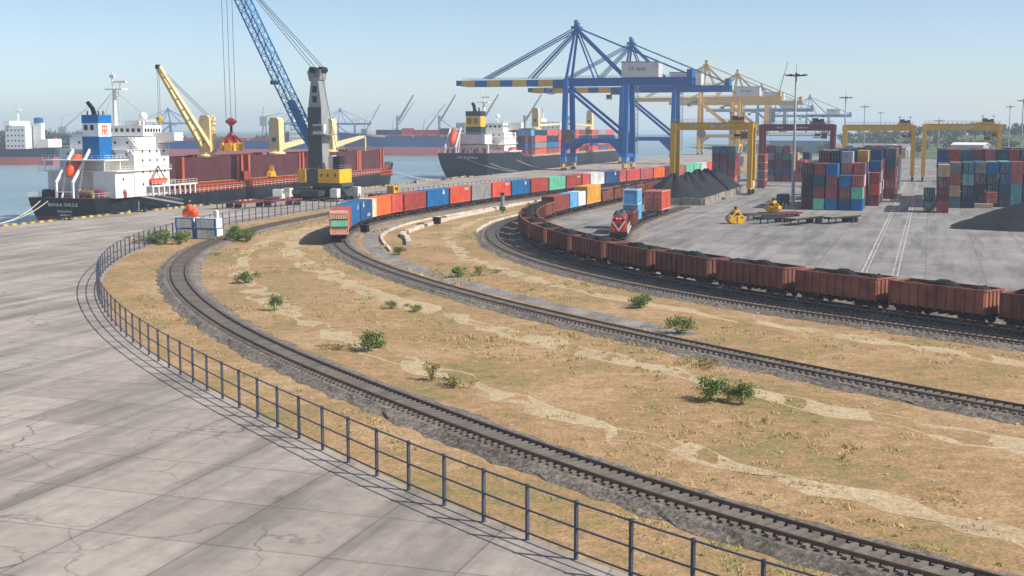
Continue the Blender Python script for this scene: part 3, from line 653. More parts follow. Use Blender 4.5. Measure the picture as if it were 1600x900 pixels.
for k in range(36):
    o = link('block', BLK, wl); o.location = (rnd.uniform(-.08, .08), 1.2 + k * 2.32, 0); o.rotation_euler = (0, 0, rnd.uniform(-.03, .03)); o.scale = (1, 1, rnd.uniform(.85, 1.05))
for k in range(7):
    o = link('block', BLK, wl); o.location = (-1.4 - k * 2.32, -.2 + rnd.uniform(-.08, .08), 0); o.rotation_euler = (0, 0, R(90) + rnd.uniform(-.03, .03)); o.scale = (1, 1, rnd.uniform(.85, 1.05))
for k, (u, v, rx, ry, h, lb) in enumerate([(257, 20.5, 18.5, 12, 5.4, 'big black coal heap in front of the teal and tan stacks'), (287, 26.0, 8, 9, 5.0, 'black coal heap behind the big heap beside the orange stack'), (237, 42, 18, 14, 5, 'wide black coal heap at the outer edge of the yard')]):
    o = link('coal_heap', pile_mesh(rx, ry, h, 60 + k)); o.location = P(u, v, .02); tag(o, lb, 'coal pile')

# ------------------------------------------------------------------ rubber tyred gantries
def beam_marks(t, mat, x0, x1, y, z, hgt, r):
    m = MB(); x = x0
    while x < x1:
        w = r.uniform(.25, .5); m.box(x, min(x + w, x1), y - .02, y, z, z + hgt * r.uniform(.75, 1)); x += w + .12
    struct(m.build('beam_lettering', mat, t), 'stuff')
def rtg(u, v0, v1, ht, paintm, label, trolley_x, cab_drop, seed, wb=7.0, trolley_mat=None):
    w = v1 - v0; h = w / 2; t = thing('gantry_crane', P(u, (v0 + v1) / 2, .01), -A, label, 'gantry crane', 'rubber tyred yard gantries'); r = random.Random(seed)
    g0, g1 = ht - 3.6, ht - 1.9
    for sx in (-1, 1):
        for sy in (-1, 1):
            MB().bar((sx * (h - .1), sy * wb / 2, 1.9), (sx * (h - .1), sy * (wb / 2 - .6), g1), 1.3, 1.5, 1.35, 1.6).build('leg', paintm, t)
            bg_ = MB().cbox(sx * h, sy * wb / 2, 1.15, .7, 3.0, .7).build('bogie', M_DARK, t)
            for q in (-.9, .9): MB().tube((sx * h - .32, sy * wb / 2 + q, .72), (sx * h + .32, sy * wb / 2 + q, .72), .72, 16).build('wheel', M_RUBBER, bg_)
        MB().cbox(sx * h, 0, 1.75, .8, wb + 2.0, .6).build('sill_beam', paintm, t)
        MB().cbox(sx * h, 0, g1 - .5, .7, wb - 2.8, .9).build('cross_beam', paintm, t)
    for sy in (-1, 1):
        yy = sy * (wb / 2 - .6); b = MB().box(-h - .7, h + .7, yy - .6, yy + .6, g0 + 1.705 - 1.7, g1 + .25).build('girder', paintm, t)
        rl = MB()
        for k in range(int(w / 1.5) + 1): x = -h + k * 1.5; rl.bar((x, yy - .55 * 1, g1 + .25), (x, yy - .55, g1 + 1.35), .06)
        for z in (g1 + .8, g1 + 1.35): rl.bar((-h, yy - .55, z), (h, yy - .55, z), .06)
        rl.build('handrail', paintm, b)
        MB().box(-h, h, yy + .3, yy + .45, g1 + .255, g1 + .42).build('trolley_rail', M_STEEL, b)
    yy = -(wb / 2 - .6) - .605
    beam_marks(t, M_MARK, -h * .55, -h * .38, yy, g0 + .75, .6, r); beam_marks(t, M_MARK, -h * .05, h * .32, yy, g0 + .75, .6, r)
    tm = trolley_mat or paintm; x = trolley_x * h
    tr = MB().cbox(x, 0, g1 + .72, 4.6, wb - .8, .5).build('trolley', tm, t)
    MB().cbox(x - .8, .6, g1 + 1.65, 1.7, 2.0, 1.3).build('hoist_drum', M_DGREY, tr); MB().cbox(x + 1.3, -1.2, g1 + 1.5, 1.2, 1.6, 1.0).build('motor', M_STEEL, tr); MB().cbox(x + .3, -2.3, g1 + 1.4, 1.0, .8, .8).build('motor', M_BLACK, tr)
    for q in (-1.6, 1.9): MB().bar((x + q, -2.2, g1 + .97), (x + q, -2.2, g1 + 3.0), .12).cbox(x + q, -2.2, g1 + 3.0, .9, .3, .25).build('lamp_post', M_STEEL, tr)
    zs = g0 - cab_drop
    sp = MB().cbox(x, 0, zs, 1.2, 6.0, .35).cbox(x, -2.95, zs, 2.5, .3, .4).cbox(x, 2.95, zs, 2.5, .3, .4).build('spreader', M_YEL, t)
    MB().cbox(x, 0, zs + .75, 1.6, 2.4, .7).build('head_block', M_DARK, sp)
    rp = MB()
    for q in (-.7, .7):
        for k in (-1, 1): rp.tube((x + q, k, zs + 1.1), (x + q, k, g1 + .5), .04, 6)
    rp.build('hoist_ropes', M_CABLE, sp)
    cb = MB().prism([(x - 1.0 + 2.2, g0 - 2.5), (x + 1.0 + 2.2, g0 - 2.5), (x + 1.0 + 2.2, g0 - .2), (x - 1.0 + 2.2, g0 - .2)], 'y', -2.3, -.4).build('cab', M_WHITE2 if trolley_mat else paintm, tr)
    MB().cbox(x + 2.2, -2.32, g0 - 1.5, 1.7, .04, 1.4).build('window', M_GLASS, cb)
    MB().bar((x + 2.2, -1.3, g0 - .2), (x + 2.2, -1.3, g1 + .5), .25).build('hanger', M_STEEL, tr)
    # power pack, ladder and stairs on the right hand legs
    MB().cbox(h, 0, 2.9, 1.3, 3.2, 1.6).build('power_pack', M_CREAM, t)
    ld = MB()
    for q in (-.25, .25): ld.bar((h + .55, -wb / 2 + .4 + q, 2), (h + .55, -wb / 2 + 1.0 + q, g1), .07)
    for k in range(int((g1 - 2) / .6)): z = 2.2 + k * .6; f = (z - 2) / (g1 - 2); ld.bar((h + .55, -wb / 2 + .15 + f * .6, z), (h + .55, -wb / 2 + .65 + f * .6, z), .05)
    ld.build('ladder', paintm, t)
    return t
rtg(360, -68.6, -47.0, 21.3, M_YEL, 'yellow yard gantry straddling the coal piles and the coal train side', .62, 2.2, 1)
rtg(415, -51.0, -29.0, 21.0, M_MAROON, 'maroon red yard gantry standing over the coral and blue stacks', .56, 2.0, 2, trolley_mat=M_MAROON)
rtg(468, -28.8, -5.6, 20.9, M_YEL, 'yellow yard gantry over the lamp mast block, trolley at its lane end', .72, 2.6, 3)
rtg(466, -2.2, 22.2, 21.2, M_YEL, 'yellow yard gantry over the coal heap block in front of the wooded hill', .66, 3.6, 4)

# ------------------------------------------------------------------ high mast lights
def mast(u, v, h, label):
    t = thing('lamp_mast', P(u, v, .01), 0, label, 'lamp mast', 'tall yard lamp masts')
    MB().lathe([(.48, 0), (.46, .9), (.4, 1.0), (.3, h * .5), (.2, h)], 14).build('pole', M_GREY, t, True)
    MB().lathe([(1.1, 0), (1.1, .35)], 16).build('plinth', M_WALLC, t)
    hd = MB().lathe([(1.5, -.55), (1.6, -.5), (1.6, -.4), (.3, -.2), (.2, .25)], 16, (0, 0, h)).build('head_ring', M_DGREY, t)
    for k in range(8):
        a = k * math.pi / 4; c, s_ = math.cos(a), math.sin(a)
        MB().bar((1.3 * c, 1.3 * s_, h - .45), (2.5 * c, 2.5 * s_, h - .3), .5, .3).build('floodlight', M_DARK, hd)
    MB().tube((0, 0, h + .2), (0, 0, h + 2.2), .04, 6).build('lightning_rod', M_DARK, t)
mast(299.0, -26.9 - 2.6, 30.5, 'grey lamp mast with yellow bollards at its foot beside the container block')
for (u, v, h, lb) in [(503, -31.0, 30, 'grey lamp mast between the maroon and yellow gantries'), (722, -34.4, 30, 'grey lamp mast seen over the yellow gantry beam, nearer one'), (1014, -36.6, 30, 'far grey lamp mast seen over the yellow gantry beam'), (746, 40.2, 30, 'far grey lamp mast beside the last yellow gantry leg'), (582, 36.4, 30, 'grey lamp mast past the last yellow gantry before the wooded hill'), (640, 3.5, 22, 'pale lamp mast under the last yellow gantry beam')]: mast(u, v, h, lb)
for k in range(4):
    a = k * math.pi / 2 + .5; b = MB().lathe([(.2, 0), (.2, 1.15), (.12, 1.25)], 10).build('bollard', paint('#d8b03a', .5, .5)); b.location = P(299.0 + 2.1 * math.cos(a), -29.5 + 2.6 * math.sin(a), .01)
    tag(b, 'yellow steel bollard guarding the foot of the lamp mast', 'bollard', 'bollards round the lamp mast')

# ------------------------------------------------------------------ ships
def smooth(a, b, t): t = min(1, max(0, (t - a) / (b - a))); return t * t * (3 - 2 * t)
def lerp_tab(tab, t):
    for (a, x), (b, y) in zip(tab, tab[1:]):
        if t <= b: return x + (y - x) * smooth(a, b, t)
    return tab[-1][1]
def hull(t, L, B, zd_tab, zb, zk, tr, mat, boot, deckmat, n=56, bow=.80, rake=.55, counter=.35):
    def hb(q):
        w = tr + (1 - tr) * smooth(0, .16, q)
        if q > bow: w *= max(0.012, 1 - ((q - bow) / (1 - bow)) ** 2.1)
        return w * B / 2
    def pe(q): return 2.3 + 5 * smooth(0, .22, q) - 5.6 * smooth(bow, 1, q)
    def pt(q, z, side):
        zd = lerp_tab(zd_tab, q); k0 = zk + (2.6 if q < .01 else 2.6 * (1 - smooth(0, .12, q))); s = min(1, max(0, (zd - z) / (zd - k0))); p = pe(q)
        w = hb(q) * (1 - s ** p) ** (1 / p)
        y = q * L + (rake * (z + 3) * smooth(bow, 1, q)) + counter * (zd - z) * (1 - smooth(0, .1, q))
        return (side * w, y, z)
    def loft(zf0, zf1, m):
        vs = []; fs = []; W_ = 2 * m + 1
        for i in range(n + 1):
            q = i / n; q = q if q < .5 else q
            z0, z1 = zf0(q), zf1(q)
            row = [pt(q, z0 + (z1 - z0) * k / m, -1) for k in range(m + 1)]; vs += row + [pt(q, z0 + (z1 - z0) * k / m, 1) for k in range(m + 1)]
        w = 2 * (m + 1)
        for i in range(n):
            for k in range(m):
                a = i * w + k; fs.append((a, a + 1, a + w + 1, a + w)); b = i * w + m + 1 + k; fs.append((b, b + w, b + w + 1, b + 1))
        return MB().add(vs, fs), MB().add(vs[:w], [(k, m + 1 + k, m + 2 + k, k + 1) for k in range(m)])
    zd = lambda q: lerp_tab(zd_tab, q)
    h, tr_ = loft(zd, lambda q: zb, 10); hm = h.build('hull', mat, t, True); tr_.build('transom', mat, hm)
    h, tr_ = loft(lambda q: zb - .003, lambda q: zk, 8); hm = h.build('boot_top', boot, t, True); tr_.build('transom', boot, hm)
    d = MB(); vs = []
    for i in range(n + 1): q = i / n; a, b = pt(q, zd(q) - .9 * smooth(.88, .93, q) - .05, -1), pt(q, zd(q) - .9 * smooth(.88, .93, q) - .05, 1); vs += [a, b]
    d.add(vs, [(2 * i, 2 * i + 1, 2 * i + 3, 2 * i + 2) for i in range(n)]).build('deck', deckmat, t)
    # edge rail
    for side in (-1, 1):
        r = MB(); prev = None
        for i in range(int(L * .86 / 2.0)):
            q = i * 2.0 / L; p = Vector(pt(q, zd(q), side)); p.x -= side * .12
            r.bar(p, p + Vector((0, 0, 1.05)), .07)
            if prev:
                for z in (.55, 1.05): r.bar(prev + Vector((0, 0, z)), p + Vector((0, 0, z)), .05)
            prev = p
        r.build('deck_rail', M_WHITE2, t)
    return pt
def windows_row(par, axis, x, y0, y1, z, n, w=.55, h=.6):
    for k in range(n):
        c = y0 + (y1 - y0) * (k + .5) / n
        (MB().cbox(x, c, z, .06, w, h) if axis == 'x' else MB().cbox(c, x, z, w, .06, h)).build('window', M_GLASS, par)
def rails(par, pts, z, mat=None, h=1.0):
    r = MB()
    for a, b in zip(pts, pts[1:]):
        a, b = Vector((*a, z)), Vector((*b, z)); k = max(1, int((b - a).length / 1.5))
        for i in range(k + 1): p = a.lerp(b, i / k); r.bar(p, p + Vector((0, 0, h)), .07)
        for q in (.5, 1.0): r.bar(a + Vector((0, 0, h * q)), b + Vector((0, 0, h * q)), .06)
    return r.build('railing', mat or M_WHITE, par)
def deck_crane(t, x, y, z0, z1, jib_tip, mat, luff=True, name='deck_crane'):
    c = MB().lathe([(1.9, z0), (1.9, z0 + 1.2), (2.5, z0 + 1.4), (2.5, z0 + 2.2), (1.75, z0 + 2.5), (1.75, z0 + 3.0)], 18, (x, y, 0)).build(name, mat, t)
    MB().prism([(x - 1.75, z0 + 3.0), (x + 1.75, z0 + 3.0), (x + 1.55, z1 - .6), (x + .9, z1), (x - 1.2, z1), (x - 1.55, z1 - 1.6)], 'y', y - 1.6, y + 1.6).build('crane_house', mat, c)
    MB().cbox(x, y - 1.65, z0 + 6, 1.3, .1, 1.2).build('window', M_GLASS, c)
    b = Vector((x, y, z0 + 3.6)); tip = Vector(jib_tip); d = (tip - b).normalized(); side = d.cross(Vector((0, 0, 1))).normalized()
    j = MB()
    for q in (-1, 1): j.bar(b + side * 1.25 * q + d * 1.2, tip + side * .45 * q, .8, 1.15, .5, .7)
    for k in range(1, 8): f = k / 8; p = b.lerp(tip, f); w = 1.0 - .65 * f; j.bar(p - side * w, p + side * w, .3, .4)
    jo = j.build('jib', mat, c); MB().cbox(tip.x, tip.y, tip.z, .9, .9, .9).build('sheave', M_DARK, jo)
    if luff:
        w = MB()
        for q in (-.5, .5): w.tube(tip + side * q * .5, Vector((x, y, z1)) + side * q, .07, 6)
        for q in (-.25, .25): w.tube(tip + Vector((q, 0, 0)), tip + Vector((q, 0, -12)), .05, 6)
        w.build('ropes', M_CABLE, c)
        hk = tip + Vector((0, 0, -12.8)); MB().lathe([(.2, -1.6), (.35, -1.2), (.75, -.3), (.8, .5), (.3, .9)], 10, hk).build('hook_block', M_YEL, c)
    return c
def lifeboat(t, y0, z0, y1, z1, x, r):
    a, b = Vector((x, y0, z0)), Vector((x, y1, z1)); d = (b - a).normalized(); up = d.cross(Vector((1, 0, 0))).normalized(); L = (b - a).length
    m = MB(); n = 14; prof = [(0, .1), (.08, .55), (.25, .95), (.55, 1), (.85, .9), (1, .5)]; vs = []
    for f, w in prof:
        for i in range(n): q = 2 * math.pi * i / n; vs.append(a + d * L * f + Vector((1, 0, 0)) * math.cos(q) * r * w + up * math.sin(q) * r * w * 1.15)
    fs = [(k * n + i, k * n + (i + 1) % n, (k + 1) * n + (i + 1) % n, (k + 1) * n + i) for k in range(len(prof) - 1) for i in range(n)] + [tuple(range(n)), tuple(range((len(prof) - 1) * n, len(prof) * n))]
    m.add(vs, fs); o = m.build('lifeboat', M_ORANGE, t, True); o['label'] = 'orange enclosed free fall lifeboat on its ramp'; return o

# bulk carrier alongside
BU, BV = 236.0, -180.5
t = thing('bulk_carrier', P(BU, BV, 0), -A, 'dark hulled bulk carrier with white bridge, blue funnel and upright red hatch panels', 'ship')
BZ = [(0, 3.1), (.2, 2.7), (.5, 3.0), (.84, 3.6), (.9, 5.6), (1, 6.6)]
bp = hull(t, 176, 23, BZ, -1.0, -9, .74, M_HULL, M_BOOT, M_RUSTRED)
lettering('BANAA SHIULE', 1.15, M_WHITE, t, (0.2, .42, 1.55), (R(90 + 19), 0, 0)); lettering('PANAMA', .95, M_WHITE, t, (0.2, .96, .05), (R(90 + 19), 0, 0))
sl = MB()
for k in range(6): sl.box(-1.5 + k * .5, -1.15 + k * .5, -.03, 0, -.2, .2)
sl = struct(sl.build('faded_lettering', M_WHITE2, t), 'stuff'); sl.location = (.2, 1.3, -.75); sl.rotation_euler = (R(19), 0, 0)
# deck house
wl_ = MB().box(-9.5, 10.4, 12.6, 26.6, 2.9, 13.4).build('deck_house', M_WHITE, t)
up_ = MB().box(-8, 9.4, 14.6, 26.4, 13.4, 16.2).build('upper_house', M_WHITE, t)
wh_ = MB().box(-7.6, 8.4, 19.5, 26.9, 16.4, 18.9).build('wheelhouse', M_WHITE, t)
windows_row(wh_, 'x', 8.42, 19.9, 26.6, 17.8, 6, .75, .8); windows_row(wh_, 'y', 19.48, -7, 8, 17.8, 10, .8, .8)
wg = MB().prism([(8.4, 14.6), (14.2, 15.4), (14.2, 17.3), (8.4, 17.3)], 'y', 23.2, 26.9).prism([(-8, 14.6), (-13.8, 15.4), (-13.8, 17.3), (-8, 17.3)], 'y', 23.2, 26.9).box(-14, 14.3, 23.0, 27.1, 16.2, 16.4).build('bridge_wing', M_WHITE, t)
for z in (5.6, 8.4, 11.0, 13.0): windows_row(wl_, 'x', 10.42, 14.5, 26, z, 4, .5, .55)
windows_row(wl_, 'y', 12.58, -8.6, 10, 12.4, 6, .5, .55); windows_row(up_, 'y', 14.58, -7, 9, 15.0, 5, .5, .55)
MB().box(-9.6, 10.6, 12.0, 26.8, 13.38, 13.52).box(-9.8, 10.8, 5.4, 27, 8.7, 8.86).build('deck_edge', M_WHITE, t)
lo = MB().box(4.5, 10.2, 5.6, 12.58, 2.9, 8.7).build('aft_house', M_WHITE, t); MB().cbox(10.22, 8.6, 7, .06, .5, .6).build('window', M_GLASS, lo); MB().cbox(10.22, 10.8, 4.2, .06, .9, 2.0).build('door', M_WHITE2, lo)
lo2 = MB().box(-8.8, 4.48, 7.4, 12.58, 2.9, 8.7).build('aft_house', M_WHITE2, t)
pf = MB().box(-7, 9.2, 3.4, 13.5, 11.1, 11.35).build('funnel_deck', M_WHITE, t)
for (x, y) in ((-6.6, 3.8), (0, 3.8), (8.8, 3.8), (8.8, 9.5), (-6.6, 9.5)): MB().bar((x, y, 8.86), (x, y, 11.1), .3).build('pillar', M_WHITE, pf)
MB().box(-3, 6.6, 7.5, 12.5, 8.87, 11.1).build('casing', M_WHITE2, pf)
rails(pf, [(-7, 3.5), (9.1, 3.5), (9.1, 12.5)], 11.35); rails(t, [(-9.7, 5.6), (10.7, 5.6), (10.7, 26.9)], 8.86); rails(t, [(10.5, 12.2), (10.5, 26.7)], 13.52); rails(t, [(-7.5, 19.6), (8.3, 19.6), (8.3, 26.8), (-7.5, 26.8)], 18.9)
FB = paint('#0f62a0', .4, .3)
fn = MB().box(.6, 5.0, 7.6, 12.4, 11.35, 16.4).build('funnel', FB, t)
MB().box(.7, 4.9, 7.7, 12.3, 16.4, 19.4).build('white_band', M_WHITE, fn); MB().box(.6, 5.0, 7.6, 12.4, 19.4, 21.2).build('blue_top', FB, fn)
for x in (1.6, 3.2): MB().cbox(x, 7.68, 18.4, .9, .06, 1.1).build('louvre', M_DARK, fn)
em = paint('#d1592f', .5, .3)
lg = MB()
for (y0, y1, z0, z1) in ((9.0, 9.35, 16.8, 18.9), (9.0, 10.9, 18.55, 18.9), (10.55, 10.9, 17.6, 18.9), (9.4, 10.9, 17.6, 17.9), (9.7, 10.0, 16.8, 18.5), (10.1, 10.4, 16.9, 17.6), (10.4, 11.0, 16.7, 17.0)): lg.box(4.9, 4.94, y0, y1, z0, z1)
lg.build('emblem', em, fn)
ex = MB().tube((2.2, 10.2, 21.2), (2.2, 9.6, 22.6), .55, 12, .5).tube((2.2, 9.6, 22.6), (2.2, 7.9, 23.9), .5, 12, .45).build('exhaust_pipe', M_BLACK, fn)
for k, x in enumerate((1.2, 3.6, 4.3)): MB().tube((x, 9 + k * .7, 21.2), (x, 9 + k * .7, 22.1), .16, 8).build('exhaust_pipe', M_STEEL, fn)
ms = MB().tube((0, 21, 18.9), (0, 21, 28.0), .62, 10, .4).build('mast', M_WHITE, t)
MB().cbox(.6, 21, 27.2, 4.6, 2.6, .25).build('radar_platform', M_WHITE, ms); MB().cbox(1.6, 21, 28.9, 3.4, .4, .45).tube((1.6, 21, 27.3), (1.6, 21, 28.7), .2, 8).build('radar_scanner', M_WHITE, ms)
MB().tube((-.4, 21, 28), (-.4, 21, 31.4), .28, 8, .1).cbox(-.4, 21, 30.2, 1.2, .5, .8).build('topmast', M_WHITE, ms)
yd = MB()
for k in range(9): yd.bar((.3, 21, 20 + k * .8), (1.3, 21, 20 + k * .8), .1)
yd.bar((1.2, 21, 19), (1.2, 21, 27), .1); yd.build('ladder', M_WHITE, ms)
st = MB()
for p in ((-7, 25, 18.9), (7.5, 26, 18.9), (3, 9, 21.2), (-6, 14, 16.4)): st.tube((0, 21, 27), p, .03, 5)
st.build('stays', M_CABLE, ms)
MB().lathe([(.3, 0), (.9, .5), (1.0, 1.0), (.8, 1.6), (.2, 1.95)], 14, (5.2, 24.5, 20.0)).tube((5.2, 24.5, 18.9), (5.2, 24.5, 20.1), .25, 8).build('radome', M_WHITE, wh_, True)
MB().box(.5, 3.5, 24, 26, 18.9, 20.0).build('locker', M_WHITE2, wh_)
# outside stairs between tiers on the quay side
for (ya, za, yb, zb) in ((12.2, 16.2, 15.8, 13.5), (11.6, 13.4, 15.6, 8.9)):
    s_ = MB(); a_, b_ = Vector((9.9, ya, za)), Vector((9.9, yb, zb))
    for q in (-.4, .4): s_.bar(a_ + Vector((q, 0, 0)), b_ + Vector((q, 0, 0)), .12, .3)
    for k in range(1, 12): s_.bar(a_.lerp(b_, k / 12) - Vector((.4, 0, 0)), a_.lerp(b_, k / 12) + Vector((.4, 0, 0)), .2, .05)
    s_.build('stairs', M_WHITE, t)
# free fall boat and its ramp
dv = MB()
for x in (-1.9, 2.4):
    dv.bar((x, 1.2, 3.0), (x, 1.2, 6.6), .42); dv.bar((x, 1.2, 6.4), (x, 8.0, 13.8), .42, .5); dv.bar((x, 3.0, 3.0), (x, 5.6, 11.2), .3); dv.bar((x, 8.0, 13.6), (x, 8.0, 11.3), .3)
dv.bar((-1.9, 8.0, 13.7), (2.4, 8.0, 13.7), .3); dv.bar((-1.9, 1.2, 4.4), (2.4, 1.2, 4.4), .25); dv.build('lifeboat_davit', M_WHITE, t)
lifeboat(t, 2.3, 7.6, 6.9, 12.2, .25, 1.1)
# poop machinery
ww = paint('#7d6b4e', .7, .8)
for k, (x, y, c) in enumerate([(-5.5, 2.6, M_DARK), (-3.6, 3.4, M_DARK), (3.4, 3.6, ww), (5.2, 3.2, ww), (6.6, 4.4, M_MAROON), (8.0, 6.4, ww), (-7, 4.5, M_DARK), (9.4, 9.0, M_RUSTRED)]):
    MB().tube((x - .8, y, 4.0), (x + .8, y, 4.0), .75, 12).box(x - 1, x - .8, y - .5, y + .5, 2.9, 4.2).box(x + .8, x + 1, y - .5, y + .5, 2.9, 4.2).build('mooring_winch', c, t)
# side gallery by the house with rescue boat
MB().box(10.45, 12.0, 17, 36, 4.9, 5.2).build('side_gallery', M_WHITE, t)
for k in range(9): MB().bar((11.8, 17.5 + k * 2.2, 2.8), (11.8, 17.5 + k * 2.2, 4.9), .35).build('pillar', M_WHITE, t)
rails(t, [(11.9, 17.1), (11.9, 36)], 5.2)
rb = MB().prism([(18.6, 5.7), (23, 5.7), (23.6, 6.2), (23.6, 6.8), (18.2, 6.8), (18.0, 6.3)], 'x', 10.6, 11.8).build('rescue_boat', M_ORANGE, t); rb['label'] = 'open orange rescue boat slung beside the deck house'
MB().bar((11.2, 18.4, 6.8), (11.2, 20.8, 9.6), .18).bar((11.2, 23.3, 6.8), (11.2, 20.8, 9.6), .18).build('sling', M_STEEL, rb)
# holds: coaming, brackets, upright hatch panels with end posts
HP = [(37.5, 62.5, 5.2), (69.5, 97.5, 4.9), (107, 137, 5.2), (139.5, 155, 5.0)]
for k, (y0, y1, zb) in enumerate(HP):
    MB().box(-8.2, 8.2, y0 - 1, y1 + 1, 3.0, 4.9).build('hatch_coaming', M_DECKRED, t)
    MB().box(-8.0, 8.0, y0 - .6, y1 + .6, 4.905, 5.0).build('hold_cover', paint('#a08a52', .8, .7), t)
    for sx in (1, -1):
        pn = MB().box(sx * 6.6 - .7, sx * 6.6 + .7, y0, y1, zb + .05, 11.0).build('hatch_panel', M_HATCH, t)
        for y in (y1 + .2, y1 + 2.4, y0 - .9): MB().box(sx * 6.6 - .95, sx * 6.6 + .95, y, y + 1.0, 4.9, 11.25).build('panel_post', paint('#b0533a', .6, .5), pn)
br = MB()
for k in range(128):
    y = 33 + k * .98; br.bar((11.2, y, 2.75), (8.4, y, 4.9), .22, .3)
br.build('coaming_brackets', M_DECKRED, t)
MB().box(11.0, 11.2, 30, 158, 3.3, 3.55).box(11.0, 11.2, 30, 158, 4.3, 4.5).build('side_rail', M_DECKRED, t)
ps = MB()
for k in range(64): ps.box(11.0, 11.22, 30 + k * 2, 30.3 + k * 2, 2.7, 4.9)
ps.build('rail_posts', M_DECKRED, t)
deck_crane(t, 0, 61, 9.0, 21.6, (.4, 38.5, 33.2), M_CREAM)
deck_crane(t, 0, 98.5, 9.0, 21.3, (0, 131, 16.2), M_CREAM, False)
c3 = deck_crane(t, 0, 133.5, 9.0, 21.2, (0, 158, 15.5), M_CREAM, False)
for y in (61, 98.5, 133.5): MB().tube((0, y, 3), (0, y, 9.0), 1.8, 16).build('crane_pedestal', M_CREAM, t)
for (y, h_) in ((66.5, 7), (103, 6)): MB().box(5, 8.3, y - 1.6, y + 1.6, 3.05, h_).build('mast_house', M_RUSTRED, t)
gy = MB().prism([(78, 5.05), (81.5, 5.05), (81, 6.2), (80.2, 6.6), (79.9, 8.2), (79.5, 6.6), (78.4, 6.2)], 'x', 7.6, 8.9).build('deck_grab', M_GRAB, t)
fm = MB().tube((0, 160, 4), (0, 160, 15.5), .55, 10, .3).bar((-1.5, 160, 12), (1.5, 160, 12), .25).build('foremast', M_CREAM, t)
for (x, y) in ((-3, 166), (3, 166), (0, 169)): MB().tube((x - .9, y, 5.7), (x + .9, y, 5.7), .7, 12).build('windlass', M_RUSTRED, t)
# gangway down to the quay
gw = MB(); a_, b_ = Vector((11.9, 13.5, 2.9)), Vector((14.2, 25.5, .75))
for q in (-.45, .45): gw.bar(a_ + Vector((q, 0, 0)), b_ + Vector((q, 0, 0)), .12, .3); gw.bar(a_ + Vector((q, 0, 1)), b_ + Vector((q, 0, 1)), .06)
for k in range(1, 20): p = a_.lerp(b_, k / 20); gw.bar(p - Vector((.45, 0, 0)), p + Vector((.45, 0, 0)), .4, .05); gw.bar(p + Vector((.45, 0, 0)), p + Vector((.45, 0, 1)), .05)
gw.build('gangway', M_GREY, t)
def rope(t, p, q, sag=1.2, r=.09):
    p, q = Vector(p), Vector(q); m = MB(); prev = p
    for k in range(1, 11): f = k / 10; c = p.lerp(q, f) - Vector((0, 0, sag * 4 * f * (1 - f))); m.tube(prev, c, r, 6, cap=False); prev = c
    m.build('mooring_line', paint('#c9c2ae', .8, .3), t)
rope(t, (-5.5, .3, 2.4), (16.0, -42, .6)); rope(t, (-3.5, .3, 2.4), (16.2, -43, .6)); rope(t, (1, 172, 5.4), (16, 206, .6), 2.5); rope(t, (1, 172, 5.4), (16, 214, .6), 3.0)
MB().tube((11.62, 12.0, -2.2), (11.62, 12.0, 2.0), .12, 8).build('hull_ladder', M_GREY, t)
for (y, z) in ((4, -.6), (11, -.2), (24, .4), (33, .9)): 
    p = bp(y / 176, z, 1); MB().cbox(p[0], p[1], z, .3, .8, .35).build('fairlead', M_GREY, t)

# container ship further along
CU, CV = 497.0, -183.0
t = thing('container_ship', P(CU, CV, 0), -A, 'dark blue container ship with yellow banded funnel moored by the blue cranes', 'ship')
CZ = [(0, 8.0), (.13, 7.6), (.17, 5.6), (.82, 5.6), (.9, 8.5), (1, 9.5)]
M_HULL2 = paint('#0f1c2b', .45, .5)
hull(t, 262, 27, CZ, -1.9, -9.5, .8, M_HULL2, M_BOOT, M_RUSTRED, rake=.5, counter=.45)
lettering('LYE  KUMALA', 1.5, M_WHITE2, t, (2, .5, 6.2), (R(90 + 24), 0, 0))
for x in (-7, 6): MB().cbox(x, 3.0, 2.6, 2.4, .5, 1.6).build('draught_mark', paint('#b06a60', .6, .5), t)
hs = MB().box(-10, 11, 22, 38, 5.6, 16.5).build('deck_house', M_WHITE, t); MB().box(-11, 11.6, 12, 38.5, 11.4, 11.65).box(-10.5, 11.4, 20, 38.5, 14.2, 14.4).build('deck_edge', M_WHITE, hs)
for z in (9.5, 12.6, 15.4): windows_row(hs, 'x', 11.02, 23, 37, z, 4, .7, .7); windows_row(hs, 'y', 21.98, -9, 10, z, 7, .7, .7)
wh_ = MB().box(-8.5, 9, 26, 36, 16.5, 20.3).build('wheelhouse', M_WHITE, t); windows_row(wh_, 'x', 9.02, 26.5, 35.5, 19, 5, 1.1, .9); windows_row(wh_, 'y', 25.98, -8, 8.5, 19, 8, 1.1, .9)
MB().prism([(9, 17.2), (15, 18.2), (15, 20.6), (9, 20.6)], 'y', 33, 36.4).prism([(-9, 17.2), (-15, 18.2), (-15, 20.6), (-9, 20.6)], 'y', 33, 36.4).build('bridge_wing', M_WHITE, t)
ah = MB().box(-8, 7.5, 10.5, 21.9, 7.6, 11.3).build('aft_house', M_WHITE2, t); ah2 = MB().box(-7, 6.5, 9.5, 19, 11.7, 15.6).build('aft_house', M_WHITE2, t)
windows_row(ah, 'y', 10.48, -7, 7, 9.6, 5, .7, .7)
rails(t, [(-7.8, 9.6), (6.9, 9.6), (6.9, 19)], 15.6); rails(t, [(-8, 10.5), (11.5, 12.2), (11.5, 38)], 11.65); rails(t, [(-8.4, 26), (8.9, 26), (8.9, 36)], 20.3)
fn = MB().box(-2.5, 4.2, 11, 17.5, 15.6, 18.8).build('funnel', paint('#17283a', .4, .3), t); MB().box(-2.4, 4.1, 11.1, 17.4, 18.8, 23.3).build('yellow_band', paint('#dba932', .4, .3), fn); MB().box(-2.5, 4.2, 11, 17.5, 23.3, 25.3).build('dark_top', paint('#1c2733', .4, .3), fn)
